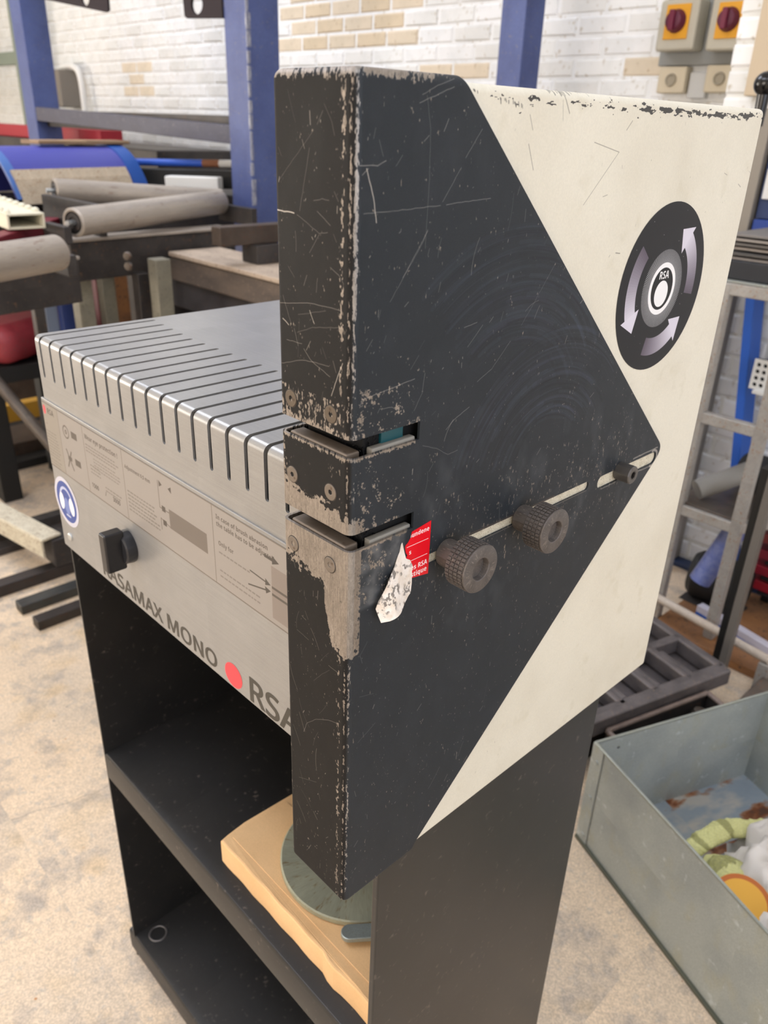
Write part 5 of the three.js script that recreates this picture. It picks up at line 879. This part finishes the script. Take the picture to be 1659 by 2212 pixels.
// cast iron tray with cells, shallow trough
{
  const cast = SM(patchy([112, 106, 106], [88, 84, 84], [132, 112, 100], 0.3, 0.6, 0.05, 5, 5, 256), 0.55, 0.4);
  const t = thing('cast_tray', 'dark cast iron tray divided into deep cells on the floor', 'tray');
  // local axes: a along the front edge (towards the camera), b away to the left
  const O = V(-0.256, 0, -1.672), a = V(-0.270, 0, 0.963), b = V(-0.963, 0, -0.270), at = (s, r, y) => O.clone().addScaledVector(a, s).addScaledVector(b, r).setY(y);
  const L = 0.56, Wd = 0.33, yt = 0.17, hh = 0.05;
  const rib = (s0, r0, s1, r1, w) => part('rib', bar(at(s0, r0, yt - hh / 2), at(s1, r1, yt - hh / 2), w, hh, 0.006), cast, t);
  rib(-0.01, 0.0, L, 0.0, 0.045); rib(-0.01, Wd, L, Wd, 0.04); rib(0, 0, 0, Wd, 0.03); rib(L - 0.01, 0, L - 0.01, Wd, 0.03); rib(0, 0.17, L, 0.17, 0.028);
  for (const s of [0.125, 0.25, 0.375, 0.48]) { rib(s, 0, s, Wd, 0.026); part('ridge', bar(at(s - 0.03, 0.03, yt - 0.022), at(s - 0.03, 0.15, yt - 0.022), 0.018, 0.02, 0.005), cast, t); }
  part('tray_floor', bar(at(-0.01, Wd / 2, 0.105), at(L, Wd / 2, 0.105), Wd, 0.012, 0), cast, t);
  part('foot', bar(at(0.02, Wd / 2, 0.05), at(L - 0.02, Wd / 2, 0.05), Wd * 0.9, 0.1, 0.003), MAT.oldsteel, t); place(t, -0.48, 0, -1.45);
  const g = thing('steel_trough', 'shallow rusty edged steel trough between the cast tray and the bin', 'trough');
  const rim = [V(-0.364, 0.135, -1.226), V(-0.262, 0.135, -1.575), V(-0.2, 0.135, -1.553), V(-0.302, 0.135, -1.204)], rm = SM(patchy([140, 126, 118], [104, 94, 90], [140, 96, 70], 0.2, 0.6, 0.08, 5, 5, 256), 0.55, 0.3);
  for (let i = 0; i < 4; i++) { const p = rim[i], q = rim[(i + 1) % 4]; part('rim', rod(p, q, 0.0075, 12), rm, g); part('wall', bar(p.clone().setY(0.068), q.clone().setY(0.068), 0.006, 0.13, 0.001), MAT.oldsteel, g); }
  const ctr = V(-0.282, 0.006, -1.39); part('trough_floor', bar(V(-0.333, 0.006, -1.215), V(-0.231, 0.006, -1.564), 0.06, 0.008, 0), MAT.oldsteel, g); place(g, -0.282, 0, -1.39); g.position.x += 0.014; g.position.z += 0.005;
  solo('glass_jar', 'small grey ribbed jar standing in the steel trough', 'jar', lathe([[0.0001, 0], [0.022, 0], [0.024, 0.004], [0.024, 0.07], [0.022, 0.074], [0.024, 0.078], [0.024, 0.096], [0.022, 0.1], [0.017, 0.104], [0.017, 0.112], [0.0001, 0.113]], V(-0.23, 0.011, -1.5), V(0, 1, 0), 28), SM(T.steel, 0.5, 0.3, 0xb8b4b0));
  solo('grey_machine_base', 'grey painted machine base plates at the right behind the bin', 'base', join([box(-0.21, 0.3, 0, 0.05, -1.9, -1.6, 0.004), box(-0.19, 0.3, 0.05, 0.1, -1.82, -1.66, 0.004)]), SM(T.steel, 0.6, 0.1, 0xd8d0ca));
}
// galvanised bin with gloves and rags
{
  const o = thing('galvanised_bin', 'open galvanised sheet steel bin with rusty floor standing on the concrete', 'bin');
  const C0 = V(-0.2655, 0, -0.9888), a = V(0.931, 0, 0.365).normalize(), b = V(a.z, 0, -a.x), La = 0.92, Lb = 0.525, H = 0.295, t = 0.0022;
  const P = (s, r, y) => C0.clone().addScaledVector(a, s).addScaledVector(b, r).setY(y);
  const wallG = (s0, r0, s1, r1, y0 = 0, y1 = H, w = t) => bar(P(s0, r0, (y0 + y1) / 2), P(s1, r1, (y0 + y1) / 2), w, y1 - y0, 0.0004);
  part('side_sheet', wallG(0, t / 2, La, t / 2), MAT.galv, o); part('side_sheet', wallG(0, Lb - t / 2, La, Lb - t / 2), MAT.galv, o); part('side_sheet', wallG(t / 2, 0, t / 2, Lb), MAT.galv, o); part('side_sheet', wallG(La - t / 2, 0, La - t / 2, Lb), MAT.galv, o);
  part('bin_floor', bar(P(t, Lb / 2, 0.02), P(La - t, Lb / 2, 0.02), Lb - 2 * t, 0.003, 0), SM(T.rusty, 0.45, 0.2), o, 'floor of the bin with rust stains');
  // folded corner strip with rivets, rolled top edges, bottom flange
  part('corner_strip', join([wallG(-0.0006, -t * 0.8, 0.036, -t * 0.8, 0, H, t), wallG(-t * 0.8, 0, -t * 0.8, 0.03, 0, H, t)]), MAT.galv, o);
  for (const y of [0.03, 0.15, 0.255]) part('rivet', lathe([[0.0001, 0.003], [0.004, 0.0026], [0.0062, 0], [0.0001, 0]], P(0.022, -t * 1.3, y), b.clone().multiplyScalar(-1), 16), MAT.galv, o);
  part('top_edge', join([bar(P(0, t / 2, H), P(La, t / 2, H), 0.006, 0.006, 0.002), bar(P(t / 2, 0, H), P(t / 2, Lb, H), 0.006, 0.006, 0.002), bar(P(0, Lb - t / 2, H), P(La, Lb - t / 2, H), 0.006, 0.006, 0.002)]), SM(T.galv, 0.36, 0.4, 0xf4f4f0), o);
  part('bottom_edge', bar(P(0, -0.003, 0.005), P(La, -0.003, 0.005), 0.008, 0.01, 0.002), SM(T.galv, 0.6, 0.2, 0x8d8c7c), o);
  for (const [s, r] of [[0.1, 0.02], [0.35, 0.02]]) part('dimple', lathe([[0.0001, 0.003], [0.006, 0.002], [0.008, 0], [0.0001, 0]], P(0.0, 0, 0.26).addScaledVector(b, r + 0.05), a, 14), MAT.zinc, o);
  place(o, C0.x, 0, C0.z);
  // crumpled cloth: a bumpy closed lump lying in the bin
  const lump = (s, r, y, sx, sy, sz, rot, k, amp) => { const g = new THREE.SphereGeometry(1, 44, 30), p = g.attributes.position; for (let i = 0; i < p.count; i++) { const x = p.getX(i), yy = p.getY(i), z = p.getZ(i); const n = 1 + amp * (Math.abs(fbm((x + 2) * 2.6 + k, (z + yy * 0.6 + 2) * 2.6 + k * 3, 4) - 0.5) * -3.2 + 0.5); p.setXYZ(i, x * n * sx, Math.max(yy, -0.5) * n * sy, z * n * sz); } g.rotateY(rot); const q = P(s, r, y + sy * 0.5); g.translate(q.x, q.y, q.z); g.computeVertexNormals(); return g; };
  solo('rag', 'dirty white rag heaped in the galvanised bin', 'rag', lump(0.35, 0.265, 0.03, 0.115, 0.13, 0.125, 0.3, 3, 0.42), M(0xd8d2ca, 0.9));
  solo('rag', 'crumpled pale grey rag beside the gloves near the bin edge', 'rag', lump(0.5, 0.13, 0.03, 0.09, 0.13, 0.095, 1.2, 9, 0.4), M(0xe2dcd4, 0.9));
  const gm = SM(patchy([206, 206, 130], [176, 176, 118], [232, 228, 190], 0.1, 0.8, 0.12, 5, 5, 256), 0.9);
  // glove: flattened lobes joined into one soft shape, creased by noise
  const glove = (pts, rads, k) => { const gs = []; for (let i = 0; i + 1 < pts.length; i++) { const A = pts[i], B = pts[i + 1], n = 7; for (let j = 0; j <= n; j++) { const q = A.clone().lerp(B, j / n), r = rads[i] + (rads[i + 1] - rads[i]) * j / n, g = new THREE.SphereGeometry(r, 26, 16); g.scale(1, 0.5, 1); g.translate(q.x, q.y, q.z); const p = g.attributes.position; for (let v = 0; v < p.count; v++) { const x = p.getX(v), y = p.getY(v), z = p.getZ(v), d = 0.016 * (Math.abs(fbm(x * 34 + k, z * 34 + y * 20, 4) - 0.5) - 0.12); p.setXYZ(v, x + d * (x - q.x) / r, y + d * 1.2, z + d * (z - q.z) / r); } g.computeVertexNormals(); gs.push(g.toNonIndexed()); } } return join(gs); };
  const w = thing('work_glove', 'dirty yellow green work glove curled round the white rag in the bin', 'glove');
  part('cuff', glove([P(0.228, 0.08, 0.13), P(0.215, 0.15, 0.15), P(0.212, 0.22, 0.16), P(0.24, 0.31, 0.155)], [0.02, 0.024, 0.026, 0.024], 2), gm, w); part('palm', glove([P(0.268, 0.135, 0.145), P(0.305, 0.14, 0.155), P(0.36, 0.14, 0.16)], [0.022, 0.046, 0.05], 5), gm, w); place(w, P(0.26, 0.17, 0).x, 0.1, P(0.26, 0.17, 0).z);
  solo('cloth_tag', 'dark red cloth tag lying among the rags in the bin', 'tag', lump(0.468, 0.052, 0.16, 0.028, 0.016, 0.026, 0.1, 5, 0.3), M(0x8d2028, 0.6));
  const dsk = thing('sanding_disc', 'orange yellow sanding disc lying against the glove and the bin side', 'disc');
  const dc = canvas(256, 256), q = dc.getContext('2d'); q.fillStyle = '#d9a33c'; q.fillRect(0, 0, 256, 256); q.strokeStyle = '#b3622a'; q.lineWidth = 22; q.beginPath(); q.arc(128, 128, 116, 0, 7); q.stroke();
  const dg = new THREE.CylinderGeometry(0.055, 0.055, 0.004, 40); const dq = new THREE.Quaternion().setFromUnitVectors(V(0, 1, 0), V(0.12, 0.95, 0.28).normalize()); dg.applyQuaternion(dq); const dp = P(0.385, 0.09, 0.19); dg.translate(dp.x, dp.y, dp.z);
  part('disc_plate', dg.toNonIndexed(), new THREE.MeshStandardMaterial({ map: tex(dc), roughness: 0.7 }), dsk); place(dsk, dp.x, dp.y - 0.03, dp.z);
}
/*BG-END*/
shade(scene);
renderer.render(scene, camera);
